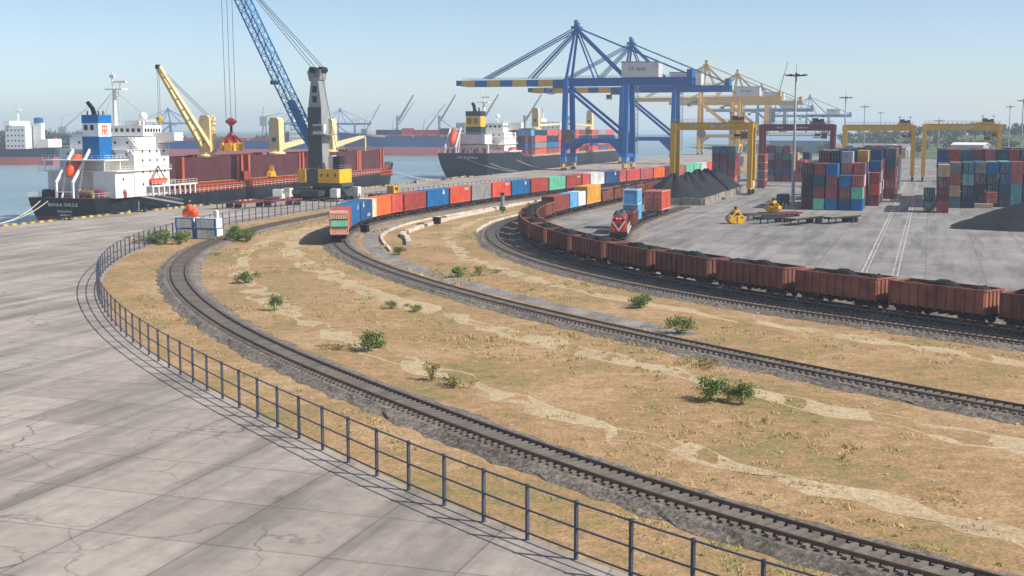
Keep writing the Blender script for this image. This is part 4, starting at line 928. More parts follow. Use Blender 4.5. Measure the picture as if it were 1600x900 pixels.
for x in (-.9, 2.0): MB().cbox(x, 11.08, 21.2, 2.0, .06, 2.4).build('louvre', paint('#8a6c1f', .5, .4), fn)
MB().tube((.4, 14.5, 25.3), (.4, 13.4, 27.6), .8, 12, .7).tube((.4, 13.4, 27.6), (.4, 12, 28.4), .7, 12).tube((2.4, 14, 25.3), (2.4, 14, 26.8), .35, 8).build('exhaust_pipe', M_BLACK, fn)
ms = MB().tube((0, 27, 20.3), (0, 27, 31), .8, 10, .5).cbox(0, 27, 29.2, 5, 3, .3).cbox(1, 27, 31.4, 4, .5, .5).tube((-.6, 27, 31), (-.6, 27, 35), .2, 8).build('mast', M_WHITE, t)
MB().lathe([(.3, 0), (1.0, .6), (1.1, 1.1), (.3, 2.1)], 12, (5, 31, 22.2)).tube((5, 31, 20.3), (5, 31, 22.4), .25, 8).build('radome', M_WHITE, wh_, True)
dv = MB()
for x in (-8.2, -3.6): dv.bar((x, 2.0, 8), (x, 2.0, 10.5), .5); dv.bar((x, 2.0, 10.3), (x, 8.6, 18.4), .5, .6); dv.bar((x, 5, 8), (x, 7, 15), .4)
dv.bar((-8.2, 8.6, 18.3), (-3.6, 8.6, 18.3), .4); dv.build('lifeboat_davit', M_WHITE, t); lifeboat(t, 2.8, 11.2, 8.0, 17.2, -5.9, 1.6)
sg = MB().box(9.5, 13.2, 22, 40, 8.2, 8.6).build('side_gallery', M_WHITE, t); MB().prism([(27, 9), (32, 9), (32.6, 10.2), (26.6, 10.2)], 'x', 11.6, 13).build('rescue_boat', M_ORANGE, t)
for k in range(8): MB().tube((-8 + k * 2.3, 4 + (k % 3), 8), (-8 + k * 2.3, 4 + (k % 3), 9.6), .6, 10).build('mooring_winch', M_DARK if k % 2 else ww, t)
ps = MB()
for k in range(88): ps.box(12.6, 13.1, 42 + k * 2.2, 42.9 + k * 2.2, 5.6, 6.0)
ps.box(12.9, 13.2, 42, 236, 6.0, 6.25); ps.build('side_posts', M_CREAM, t)
for (y, tip) in ((104, (0, 150, 20.5)), (208, (0, 165, 20.5))): deck_crane(t, 0, y, 16.0, 28, tip, M_CREAM, False); MB().tube((0, y, 5.6), (0, y, 16), 1.9, 14).build('crane_pedestal', M_CREAM, t)
rope(t, (-2, .6, 7.2), (21, 3, .6), 1.0); rope(t, (5, .6, 7.2), (21, 9, .6), 1.0); rope(t, (11.5, 30, 5.8), (21, 44, .6), .6)
r = random.Random(5); pal = ['coral', 'rust red', 'orange red', 'navy', 'blue', 'coral', 'grey', 'maroon', 'coral', 'brick red', 'rust red', 'orange red', 'coral', 'slate blue']
fixed = {(0, 3): 'light blue', (1, 3): 'navy', (1, 2): 'coral', (1, 1): 'grey', (1, 0): 'coral', (2, 3): 'coral', (2, 2): 'navy', (2, 1): 'bright blue', (2, 0): 'rust red', (3, 3): 'rose', (0, 2): 'maroon', (0, 1): 'blue', (0, 0): 'maroon', (7, 1): 'orange red', (6, 1): 'blue'}
for bay in range(9):
    for k in range(4):
        for row in range(2 if k == 3 else 1):
            c = fixed.get((bay, k)) if row == 0 else None; c = c or r.choice(pal)
            o = link('shipping_container', cont_meshes(12.19, True)[0], None, paint(CC[c], .5, .6)); o.location = P(CU + 50.5 + bay * 19.4, CV + 11.6 - row * 2.5, 6.3 + k * 2.82); o.rotation_euler = (0, 0, -A); o.scale = (1, 1.56, 1.08)
            tag(o, f'{c} container on the container ship, {ordi(k)} tier, {ordi(bay)} bay from the bridge' + (', inner row' if row else ''), 'container', 'containers aboard the container ship')
# one loose container on the quay behind the train
container(P(318, -118, .01), -A + .9, 'white', 'white container with blue end standing on the quay behind the train', 'loose containers on the quay', L=6.06, frame_col='bright blue')

# ------------------------------------------------------------------ ship to shore cranes
def sts(loc, rz, mat, label, detail=True, scale=1.0, stripe=True, group='ship to shore cranes', mat2=None, name='ship_to_shore_crane'):
    t = thing(name, loc, rz, label, 'quay crane', group); t.scale = (scale,) * 3; G_, w2 = 27.0, 8.0; zb0, zb1 = 36.4, 39.7
    m2 = mat2 or mat
    for x in (0, G_):
        for y in (-w2, w2):
            top = 39 if x == 0 else 37; yy = y * .62
            MB().bar((x, y, 3.6), (x, yy, top), 2.2, 2.4, 1.9, 2.1).build('leg', mat, t)
            b = MB().cbox(x, y, 4.6, 2.4, 3.0, 2.2).build('leg_foot', paint('#4a8ac2', .45, .35) if mat is M_BLUE else mat, t)
            g_ = MB().cbox(x, y - 1.6, 2.2, 1.2, 2.6, 1.4).cbox(x, y + 1.6, 2.2, 1.2, 2.6, 1.4).build('bogie', M_YEL, t)
            if detail:
                for k in range(4): MB().tube((x - .3, y - 2.7 + 1.8 * k, .62), (x + .3, y - 2.7 + 1.8 * k, .62), .6, 12).build('wheel', M_DARK, g_)
        MB().cbox(x, 0, 6.6, 1.6, 2 * w2 - 1.6, 1.6).build('sill_beam', mat, t); MB().cbox(x, 0, 34.4, 1.3, 2 * w2 * .64 - 1.5, 1.4).build('cross_beam', mat, t)
    for y in (-1, 1):
        ya = y * w2 * .9; yb = y * w2 * .66
        MB().bar((.9, ya, 12.8), (G_ - .9, ya, 12.8), 1.2, 1.9).prism([(G_ - 7.5, 12.4), (G_ - .85, 12.4), (G_ - .85, 6.0)], 'y', ya - .45, ya + .45).prism([(7, 12.4), (.85, 12.4), (.85, 8.4)], 'y', ya - .45, ya + .45).build('portal_beam', mat, t)
        rails(t, [(1, ya - .5), (G_ - 1, ya - .5)], 13.75, mat)
        MB().bar((.5, yb, 35.2), (G_ - .3, ya, 14.0), .95, 1.1).build('diagonal_brace', mat, t)
        gy_ = y * 3.2
        MB().box(0, 55, gy_ - .75, gy_ + .75, zb0, zb1).build('girder', mat, t)
        # boom of alternating painted lengths
        x = -51.0; k = 0
        for wd in (2.6, 6.2, 5.6, 6.2, 5.8, 6.4, 5.4, 6.6, 6.2):
            MB().box(x, x + wd - .02, gy_ - .65, gy_ + .65, zb0 + (.5 if x < -49 else .1), zb1 - .5).build('boom_segment', (M_YEL if mat is M_BLUE else mat) if (k % 2 and stripe) else m2, t); x += wd; k += 1
        # pylon and stays
        MB().bar((0, y * 4.6, 39.2), (3.4, y * 2.0, 61.0), 1.0, 1.2, .8, .9).build('pylon_leg', mat, t)
        MB().bar((3.6, y * 2.4, 60.6), (25, y * 3.4, 40), .75, .9).build('back_leg', mat, t); MB().bar((12.5, y * 4.4, 39.3), (4.0, y * 2.0, 59.5), .55).build('pylon_brace', mat, t)
        for (xb, zt) in ((-38.5, 61.2), (-17.5, 60.2)):
            for q in (0, .9): MB().bar((xb + q * 1.6, gy_, zb1 + .3), (3.0, y * 2.2, zt - q), .4).build('forestay', mat, t)
        MB().bar((52, gy_, zb1 + 1.5), (4.0, y * 2.2, 61.2), .5).build('backstay', mat, t)
        rails(t, [(-48, gy_ - .6), (-1, gy_ - .6)], zb1 - .5, mat); rails(t, [(1, gy_ - .7), (54, gy_ - .7)], zb1, mat)
    for xx in (-50, -38, -26, -14, 4, 20, 36, 54): MB().box(xx - .4, xx + .4, -2.5, 2.5, zb0 + .6, zb0 + 1.9).build('tie_beam', mat, t)
    MB().cbox(3.5, 0, 61.4, 3.6, 6.4, 1.0).cbox(3.5, 0, 62.6, 1.6, 4.0, 1.4).build('apex', mat, t); MB().tube((3.5, -2, 63.8), (3.5, 2, 63.8), .9, 14).build('sheave', M_GREY, t)
    MB().cbox(53.5, 0, 41.2, 2.2, 7.6, 3.4).build('end_frame', mat, t)
    hs_ = MB().box(24.5, 40.5, -4.6, 4.6, zb1 + .05, zb1 + 6.2).build('machinery_house', M_WHITE2, t); MB().prism([(24.2, zb1 + 6.2), (40.8, zb1 + 6.2), (40.8, zb1 + 6.5), (24.2, zb1 + 6.8)], 'y', -4.8, 4.8).build('roof', M_GREY, hs_)
    lettering('ET AHD', 2.1, paint('#2a3350', .5, .3), hs_, (31.5, -4.64, zb1 + 3.4), (R(90), 0, 0))
    tr = MB().cbox(-4, 0, zb0 - .5, 5, 6, .9).build('trolley', M_DGREY, t); MB().cbox(-8, 0, zb0 - 2.2, 2.6, 2.6, 2.6).build('cab', M_WHITE2, tr); MB().cbox(-8, -1.32, zb0 - 2.0, 2.2, .05, 1.6).build('window', M_GLASS, tr)
    el = MB()
    for k in range(15): z = 8 + k * 2; el.cbox(G_ + 1.9, w2 * .8, z, 1.2, 1.6, .2); el.bar((G_ + 1.4, w2 * .8 - .7, z), (G_ + 2.4, w2 * .8 + .7, z + 2), .12)
    for q in (-.8, .8): el.bar((G_ + 2.4, w2 * .8 + q, 7), (G_ + 2.4, w2 * .8 + q, 38), .14)
    el.build('stair_tower', M_GREY, t)
    MB().tube((2.2, -w2 * .9 - 1.4, 14.6), (2.2, -w2 * .9 - .6, 14.6), 3.0, 24).build('cable_reel', paint('#6b5f55', .6, .6), t)
    return t
M_YEL2 = paint('#d9a640', .5, .35)
sts(P(545, -151, .01), -A, M_BLUE, 'blue quay crane with yellow striped boom over the stern half of the container ship')
sts(P(654, -151.5, .01), -A, M_BLUE, 'blue quay crane between the other blue crane and the yellow ones')
sts(P(890, -152, .01), -A, M_YEL2, 'pale yellow quay crane next to the blue cranes', stripe=False)
sts(P(1040, -152, .01), -A, M_YEL2, 'farthest pale yellow quay crane along the quay', stripe=False)
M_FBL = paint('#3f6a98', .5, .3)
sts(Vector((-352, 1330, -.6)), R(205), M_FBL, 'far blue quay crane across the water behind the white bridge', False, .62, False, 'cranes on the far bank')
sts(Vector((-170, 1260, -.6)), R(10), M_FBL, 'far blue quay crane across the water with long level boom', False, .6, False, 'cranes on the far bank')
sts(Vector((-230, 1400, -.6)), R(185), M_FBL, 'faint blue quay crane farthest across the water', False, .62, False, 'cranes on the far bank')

# ------------------------------------------------------------------ mobile harbour crane
t = thing('mobile_harbour_crane', P(298, -148, .01), -A, 'mobile harbour crane with grey tower, yellow machine house and blue lattice boom', 'harbour crane')
M_UND = paint('#2f3836', .6, .5)
und = MB().prism([(-8.5, 1.2), (8.5, 1.2), (7, 2.7), (-7, 2.7)], 'y', -2.6, 2.6).box(-2.6, 2.6, -7.5, 7.5, 1.25, 2.65).build('undercarriage', M_UND, t)
for x in (-6.6, 6.6):
    for y in (-6.2, 6.2):
        MB().bar((x * .4, y * .4, 2.2), (x, y, 2.2), .9, .9).build('outrigger', M_UND, t); MB().cbox(x, y, 2.1, 1.9, 2.0, 2.2).build('jack', M_WHITE2, t); MB().cbox(x, y, .35, 3.4, 2.6, .35).tube((x, y, .5), (x, y, 1.2), .35, 10).build('pad', M_GREY, t)
for k in range(7):
    for sy in (-1, 1): MB().tube((-7.2 + k * 2.4, sy * 1.3, .7), (-7.2 + k * 2.4, sy * 2.3, .7), .7, 14).build('wheel', M_RUBBER, und)
MB().lathe([(2.6, 2.66), (2.6, 3.6)], 24).build('slew_ring', M_BLACK, t)
pf = MB().box(-6.6, 7.2, -3.4, 3.4, 3.6, 4.4).build('slewing_platform', M_DGREY, t)
for (x0, x1) in ((-5.0, -2.9), (.6, 6.6)): MB().box(x0, x1, -3.6, 3.6, 4.45, 7.9).build('machine_house', M_GRAB, t)
for x in (1.6, 3.4, 5.4): MB().cbox(x, -3.62, 6.4, .4, .05, .8).build('vent', M_BLACK, pf)
MB().box(-2.85, .55, -3.2, 3.2, 4.45, 7.9).build('tower_base', M_DGREY, t)
MB().box(4.6, 6.4, -2.8, 0, 7.95, 11.2).build('engine_stack', M_BLACK, t); MB().box(3.2, 4.4, -2.8, -.6, 7.95, 11.4).build('exhaust_silencer', M_WHITE2, t)
rails(pf, [(-6.5, -3.3), (-6.5, 3.3)], 4.4, M_GREY); rails(t, [(.7, -3.5), (6.5, -3.5), (6.5, 3.5)], 7.9, M_GREY)
tw = MB().prism([(-2.7, 7.9), (1.2, 7.9), (1.0, 24), (.2, 31), (-1.6, 31), (-2.5, 24)], 'y', -2.0, 2.0).build('tower', M_GREY, t)
MB().box(-2.72, 1.0, -2.1, -2.01, 8.2, 23.5).build('tower_shade_face', paint('#3f4448', .5, .4), t)  # darker sheet over the tower's shaded face, shade put into its colour
for z in (19, 25.5, 28): MB().cbox(-.7, -2.06, z, 1.2, .1, 1.6).build('opening', M_BLACK, tw)
for sx in (-1.4, 1.1): MB().bar((sx * .6 - .4, 0, 30.5), (sx - .4, 0, 33.0), .7, 3.6).build('head_arm', M_GREY, tw); MB().tube((sx - .4, -1.4, 32.9), (sx - .4, 1.4, 32.9), .8, 14).build('sheave', M_BLACK, tw)
cb = MB().box(-.6, 2.4, -3.6, -2.1, 16.8, 19.2).build('cab', M_WHITE2, t); MB().cbox(.6, -3.62, 18.2, 2.4, .05, 1.4).build('window', M_GLASS, cb); MB().box(-1.0, 3.4, -4.2, 2.4, 16.5, 16.75).build('cab_deck', M_GREY, t); rails(t, [(-.9, -4.1), (3.3, -4.1), (3.3, 2.3)], 16.75, M_GREY)
pv, tip = Vector((-2.9, 0, 14.0)), Vector((-26.4, 0, 60.5)); d = (tip - pv).normalized(); nx = d.cross(Vector((0, 1, 0))).normalized(); MBL = paint('#0f7ab4', .45, .15)
def bsec(f):
    w = 1.7 if .12 < f < .8 else (.9 + .8 * f / .12 if f <= .12 else 1.7 - 1.1 * (f - .8) / .2); h = 1.35 if .1 < f < .8 else (.5 + .85 * f / .1 if f <= .1 else 1.35 - .9 * (f - .8) / .2)
    c = pv.lerp(tip, f); return [c + Vector((0, sy * w, 0)) + nx * sx * h for sx, sy in ((-1, -1), (-1, 1), (1, 1), (1, -1))]
NB = 26; secs = [bsec(k / NB) for k in range(NB + 1)]
for c in range(4):
    m = MB()
    for a_, b_ in zip(secs, secs[1:]): m.bar(a_[c], b_[c], .3)
    m.build('boom_chord', MBL, t)
m = MB()
for k in range(NB):
    a_, b_ = secs[k], secs[k + 1]
    for c in range(4):
        e_ = (c + 1) % 4; m.bar(a_[c], a_[e_], .12); m.bar(a_[c] if k % 2 else a_[e_], b_[e_] if k % 2 else b_[c], .13)
m.build('boom_lacing', MBL, t)
m = MB()
for sy in (-1, 1): m.bar(pv.lerp(tip, .0) + Vector((0, sy * 1.0, 0)), pv.lerp(tip, .24) + Vector((0, sy * 1.0, 0)), .5, 1.2)
m.build('boom_foot', MBL, t)
MB().cbox(*(pv.lerp(tip, .36) + nx * 1.9), 1.0, 2.6, 1.0).build('boom_winch', M_DARK, t)
m = MB()
for sx, sy in ((-1.4, -1.2), (-1.4, 1.2), (1.1, -.9), (1.1, .9)): m.tube(Vector((sx - .4, sy, 33.4)), tip + Vector((.5, sy * .5, 0)), .08, 6)
m.tube((1.2, -1.9, 32.5), (5.6, -2.0, 11), .08, 6); m.build('luffing_ropes', M_CABLE, t)
m = MB(); hx = tip.x + .4
for q in (-1.3, 0, 1.3): m.tube((tip.x + q * .6, q, tip.z), (hx + q * .7, q * .7, 20.6), .07, 6)
m.build('hoist_ropes', M_CABLE, t)
g_ = thing('grab_bucket', P(298, -148 + hx, 12.2), -A, 'red and yellow multi jaw grab hanging from the harbour crane over the hold', 'grab'); GR = paint('#b2452c', .5, .4)
MB().lathe([(.3, 6.6), (1.5, 7.6), (1.5, 8.0), (.4, 8.8)], 10).build('hook_block', GR, g_); MB().tube((0, 0, 4.3), (0, 0, 6.8), .35, 10).build('stem', M_BLACK, g_)
MB().lathe([(2.6, 2.0), (2.2, 2.8), (1.2, 3.4), (.9, 4.6), (.4, 5.0)], 14).build('crown', GR, g_)
for k in range(8):
    a_ = k * math.pi / 4 + .2; c, s_ = math.cos(a_), math.sin(a_)
    MB().bar((c * 1.0, s_ * 1.0, 4.0), (c * 2.7, s_ * 2.7, 2.5), .35, .6).build('arm', GR, g_)
    j = MB().prism([(-.95, 0.2), (.95, 0.2), (1.0, 1.8), (.5, 2.3), (-.5, 2.3), (-1.0, 1.8)], 'y', -.5, .5).build('jaw', M_GRAB, g_); j.location = (c * 2.55, s_ * 2.55, 0); j.rotation_euler = (0, 0, a_ + R(90))

# ------------------------------------------------------------------ ships across the water
def far_ship(loc, rz, L, B, zd, hullm, bootm, zb, label, house, hh, hcol, boxes=0, jibs=0, fcol='#2a6aa8', seed=1):
    t = thing('cargo_ship', loc, rz, label, 'ship', 'ships across the water')
    hull(t, L, B, [(0, zd + 1), (.15, zd), (.85, zd), (.93, zd + 3), (1, zd + 4)], zb, -9, .8, hullm, bootm, M_RUSTRED, n=36)
    y0, y1 = house; hs_ = MB().box(-B * .42, B * .42, y0, y1, zd, zd + hh).build('deck_house', hcol, t)
    MB().box(-B * .52, B * .52, y1 - 4, y1, zd + hh, zd + hh + 2.6).build('wheelhouse', hcol, t)
    for k in range(int(hh / 3)):
        for sx in (-1, 1): windows_row(hs_, 'x', sx * (B * .42 + .02), y0 + .5, y1 - .5, zd + 1.8 + 3 * k, 5, .9, .9)
    MB().tube((0, y1 - 3, zd + hh + 2.6), (0, y1 - 3, zd + hh + 11), .7, 8, .4).cbox(0, y1 - 3, zd + hh + 9, 3, 4, .4).cbox(0, y1 - 3, zd + hh + 10.5, .6, 3.4, .6).build('mast', hcol, t)
    fn = MB().box(-2.2, 2.2, y0 - 6, y0 - 1, zd, zd + hh + 1.5).build('funnel', hcol, t); MB().lathe([(2.6, 0), (2.6, 2.8), (1, 3.2)], 12, (0, y0 - 3.5, zd + hh + 1.5)).build('funnel_top', paint(fcol, .5, .3), fn)
    MB().box(-B * .36, B * .36, max(2, y0 - 13), y0 - 6.2, zd, zd + hh * .42).build('aft_house', hcol, t)
    lb = MB().prism([(y0 - 12.5, zd + 3.4), (y0 - 9, zd + 6.4), (y0 - 7.6, zd + 6.2), (y0 - 10.8, zd + 2.8)], 'x', B * .36 + .02, B * .36 + 1.6).build('lifeboat', M_ORANGE, t)
    MB().tube((0, L * .9, zd + 2), (0, L * .9, zd + 14), .6, 8, .35).build('foremast', M_CREAM, t)
    for k in range(5): y = y1 + 6 + (L * .84 - y1 - 6) * k / 5; MB().box(-B * .36, B * .36, y, y + (L * .84 - y1 - 6) / 5 - 2.2, zd, zd + 1.6).build('hatch', M_RUSTRED, t)
    r = random.Random(seed)
    for k in range(boxes):
        c = r.choice(['coral', 'maroon', 'rose', 'slate blue', 'plum', 'rust red'])
        MBx = link('shipping_container', cont_meshes(12.19, True)[0], None, paint(CC[c], .5, .6)); rot = Matrix.Rotation(rz, 3, 'Z'); p = rot @ Vector((-B * .4, y1 + 9 + k * 10.2, zd + 1.65)); MBx.location = Vector(loc) + p; MBx.rotation_euler = (0, 0, rz); MBx.scale = (1.3, .8, 1.7 if k % 3 else 2.2)
        tag(MBx, f'{c} container on the far container ship, {ordi(k)} from its bridge', 'container', 'containers aboard the far ship')
    for k in range(jibs):
        y = y1 + 12 + k * (L * .84 - y1 - 20) / max(1, jibs - 1); q = MB().tube((B * .25, y, zd + 1), (B * .25, y, zd + 17), 1.1, 10).build('deck_crane', M_GREY, t); MB().bar((B * .25, y, zd + 12), (B * .25 , y - 13, zd + 33), 1.5, 1.5, .9, .9).build('jib', M_GREY, q)
    return t
M_FH1, M_FB1 = paint('#2a3444', .5, .3), paint('#bd625a', .6, .3)
M_FH2, M_FB2 = paint('#2f5580', .5, .3), paint('#dd7a72', .6, .25)
far_ship(Vector((-262, 752, 0)), R(84), 150, 24, 6.2, M_FH1, M_FB1, 1.6, 'dark hulled ship with grey white bridge moored against the wooded far bank', (18, 30), 13.5, M_WHITE, fcol='#1f6190')
far_ship(Vector((58, 985, 0)), R(80), 190, 26, 11, M_FH2, M_FB2, 3.8, 'blue hulled container ship with pink boot topping lying across the water', (20, 38), 12, M_WHITE2, boxes=12, jibs=4, seed=4)
far_ship(Vector((-128, 905, 0)), R(82), 190, 24, 9.5, M_FH2, M_FB2, 3.6, 'grey blue ship with white bridge seen behind the bulk carrier', (14, 26), 13, M_WHITE, seed=6)

# level luffing cranes, some far off
def jib_crane(loc, rz, h, jl, ang, mat, label, group='jib cranes on the far quays'):
    t = thing('jib_crane', loc, rz, label, 'crane', group); m = MB()
    for x in (-3, 3):
        for y in (-3, 3): m.bar((x, y, 0), (x * .4, y * .4, h * .7), .7)
    m.build('portal', mat, t); MB().box(-2.5, 2.5, -2.5, 4, h * .7, h).build('cab_house', mat, t)
    a = Vector((0, -1.5, h)); b = a + Vector((0, -jl * math.cos(R(ang)), jl * math.sin(R(ang)))); j = MB()
    for q in (-.9, .9): j.bar(a + Vector((q, 0, 0)), b, .5, .8, .4, .5)
    for k in range(1, 10): p = a.lerp(b, k / 10); w = .9 * (1 - k / 10); j.bar(p - Vector((w, 0, 0)), p + Vector((w, 0, .8)), .2)
    j.bar(a + Vector((0, 3, 0)), a + Vector((0, 2, 9)), .5); j.bar(a + Vector((0, 2, 9)), a.lerp(b, .8), .18); j.build('jib', mat, t)
for k, (x, y, h, jl, ang, rz, lb) in enumerate([(-150, 1320, 18, 30, 60, 80, 'grey jib crane beyond the blue hulled ship, standing alone by the far bank'), (-238, 1240, 30, 18, 10, 90, 'tall grey tower crane on the far bank behind the lattice boom'), (-60, 1420, 16, 26, 35, 260, 'faint grey jib crane at the end of the far bank'), (-118, 1290, 17, 34, 55, 78, 'grey jib crane with steep jib behind the stern of the blue hulled ship'), (-88, 1300, 17, 34, 52, 74, 'grey jib crane beside the far shed at the tip of the bank'), (-400, 1150, 20, 26, 40, 100, 'grey jib crane among the trees of the far bank'), (-200, 1300, 26, 30, 30, 250, 'tall grey jib crane between the far blue cranes')]):
    jib_crane((x, y, -.6), R(rz), h, jl, ang, M_GREY, lb)
jib_crane(P(1210, -140, .01), R(80), 34, 46, 76, M_DGREY, 'dark grey jib crane rising behind the yellow quay cranes', 'cranes beyond the yard')
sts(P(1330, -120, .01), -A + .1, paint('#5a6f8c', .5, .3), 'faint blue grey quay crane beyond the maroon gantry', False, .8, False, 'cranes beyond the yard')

# ------------------------------------------------------------------ warehouses
def warehouse(loc, rz, w, l, h, wc, rc, label):
    t = thing('warehouse', loc, rz, label, 'warehouse', 'warehouses beyond the yard')
    wl_ = MB().prism([(-w / 2, 0), (w / 2, 0), (w / 2, h), (0, h + w * .12), (-w / 2, h)], 'y', -l / 2, l / 2).build('wall', wc, t)
    for s in (-1, 1): MB().prism([(s * (w / 2 + .6), h - .05), (s * (w / 2 + .6), h + .25), (0, h + w * .12 + .35), (0, h + w * .12 + .05)], 'y', -l / 2 - .6, l / 2 + .6).build('roof', rc, t)
    for k in range(max(2, int(l / 14))):
        y = -l / 2 + l * (k + .5) / max(2, int(l / 14))
        for s in (-1, 1): MB().cbox(s * (w / 2 + .03), y, 2.4, .08, 4.4, 4.8).build('door', M_DGREY, wl_)
    for x in (-w * .25, w * .25): MB().cbox(x, -l / 2 - .03, 2.4, 4.4, .08, 4.8).build('door', M_DGREY, wl_)
M_SHED, M_ROOF, M_BSHED = paint('#a39c94', .6, .5), paint('#86807c', .6, .5), paint('#7f97ad', .6, .4)
warehouse(P(830, -34, .01), -A + R(80), 20, 44, 6, M_SHED, M_ROOF, 'long low warehouse with brown grey roof beyond the lamp mast block')
warehouse(P(812, -22, .01), -A, 10, 10, 7, M_WHITE2, M_WHITE, 'small white warehouse beside the long low one')
warehouse(P(960, -95, .01), -A + R(80), 26, 62, 9, M_BSHED, M_BSHED, 'blue grey warehouse seen under the maroon gantry')
warehouse(P(790, 22, .01), -A + R(70), 10, 18, 8.5, M_SHED, M_WHITE, 'white roofed warehouse at the foot of the wooded hill')
warehouse(P(700, 78, .01), -A + R(60), 18, 40, 9, paint('#c2aca0', .6, .4), M_ROOF, 'pinkish warehouse at the edge of the wooded hill')
for k, (x, y, l) in enumerate([(-420, 1100, 70), (-300, 1200, 60), (-120, 1400, 80)]): warehouse((x, y, -.6), R(75), 22, l, 9, M_BSHED if k else M_SHED, M_ROOF, ['grey shed on the far bank among the trees', 'blue grey shed on the far bank beside the blue crane', 'blue grey shed at the tip of the far bank'][k])

for k, (u, v, w, l, h, c) in enumerate([(1010, -128, 14, 30, 9, M_WHITE2), (1120, -112, 20, 46, 12, M_BSHED), (1240, -92, 18, 36, 10, M_SHED), (930, -118, 9, 16, 7, M_BSHED), (1130, -60, 22, 60, 8, M_BSHED), (1300, -20, 24, 70, 9, M_SHED)]):
    warehouse(P(u, v, .01), -A + R(70 + 9 * k), w, l, h, c, M_ROOF, ['white shed behind the pale yellow cranes', 'tall blue grey shed behind the pale yellow cranes', 'grey shed past the farthest yellow crane', 'small blue grey shed between the yellow crane legs', 'low blue grey shed far behind the maroon gantry', 'long grey shed far beyond the lamp mast block'][k])
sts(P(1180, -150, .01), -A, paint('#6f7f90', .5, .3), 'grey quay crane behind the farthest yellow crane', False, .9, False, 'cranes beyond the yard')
# ------------------------------------------------------------------ trees
def crown_pts(r, n, rx, rz):
    o = []
    cl = [(r.gauss(0, .5), r.gauss(0, .5), r.uniform(-.4, .8)) for _ in range(7)]
    for _ in range(n):
        c = r.choice(cl); o.append(((c[0] + r.gauss(0, .3)) * rx, (c[1] + r.gauss(0, .3)) * rx, (c[2] + r.gauss(0, .26)) * rz))
    return o
def leaf_quad(m, p, s, r):
    a = Vector((r.uniform(-1, 1), r.uniform(-1, 1), r.uniform(-.7, .7))).normalized(); b = a.cross(Vector((r.uniform(-1, 1), r.uniform(-1, 1), r.uniform(-1, 1)))).normalized(); p = Vector(p); n = len(m.v)
    m.v += [tuple(p + a * s), tuple(p + b * s * .7), tuple(p - a * s), tuple(p - b * s * .7)]; m.f.append((n, n + 1, n + 2, n + 3))
def raw(m, name, mat, parent=None):
    k = bpy.data.meshes.new(name); k.from_pydata(m.v, [], m.f); k.update(); k.materials.append(mat); return link(name, k, parent)
r = random.Random(9)
def hillh(x, y): return 9.5 * math.exp(-((x - 560) / 190) ** 2 - ((y - 1060) / 240) ** 2) + 9 * math.exp(-((x - 380) / 90) ** 2 - ((y - 1030) / 220) ** 2) + 7 * math.exp(-((x - 800) / 150) ** 2 - ((y - 1060) / 240) ** 2)
g = MB(); nx_, ny_ = 40, 26
for j in range(ny_ + 1):
    for i in range(nx_ + 1):
        x, y = 200 + 800 * i / nx_, 770 + 700 * j / ny_; g.v.append((x, y, hillh(x, y) + r.uniform(0, .4) - .35))
g.f = [(j * (nx_ + 1) + i, j * (nx_ + 1) + i + 1, (j + 1) * (nx_ + 1) + i + 1, (j + 1) * (nx_ + 1) + i) for j in range(ny_) for i in range(nx_)]
struct(g.build('hill', M_HILLG, None, True))
def wood(name, spots, mat, label, q=1.2, nl=120):
    m = MB(); tr = MB()
    for (x, y, z, h) in spots:
        tr.tube((x, y, z - .5), (x, y, z + h * .6), .3, 5, .15)
        for p in crown_pts(r, nl, h * .42, h * .36): leaf_quad(m, (x + p[0], y + p[1], z + h * .62 + p[2]), q * r.uniform(.6, 1.2), r)
    o = raw(m, name, mat); struct(o, 'stuff'); o['label'] = label; o['category'] = 'trees'
    k = struct(tr.build('trunks', M_BARK, o), 'stuff')
sp = []
for _ in range(760):
    x, y = r.uniform(235, 900), r.uniform(800, 1350)
    if hillh(x, y) < .8 and r.random() < .5: continue
    sp.append((x, y, hillh(x, y), r.uniform(6, 10.5)))
wood('wooded_hillside', sp, M_LEAF2, 'dark green wooded hillside beyond the container yard')
sp = []
def bank_y(x):
    for a, b in zip(fb[:4], fb[1:5]):
        if a.x <= x <= b.x: return a.y + (b.y - a.y) * (x - a.x) / (b.x - a.x)
    return 900
for (x0, x1, n_, hh) in ((-560, -330, 130, 14), (-300, -235, 16, 10), (-225, -180, 24, 13), (-170, -60, 20, 7), (-1400, -560, 120, 13)):
    for _ in range(n_): x = r.uniform(x0, x1); sp.append((x, bank_y(x) + r.uniform(12, 90), -.6, hh * r.uniform(.75, 1.25)))
wood('far_bank_trees', sp, M_LEAF2, 'hazy green trees along the far bank of the water', 1.5, 100)
sp = [(P(u, v).x, P(u, v).y, 0, r.uniform(5, 9)) for u, v in [(r.uniform(880, 1500), r.uniform(-70, 0)) for _ in range(60)]]
wood('trees_beyond_yard', sp, M_LEAF2, 'hazy trees beyond the end of the container yard', 1.3, 80)

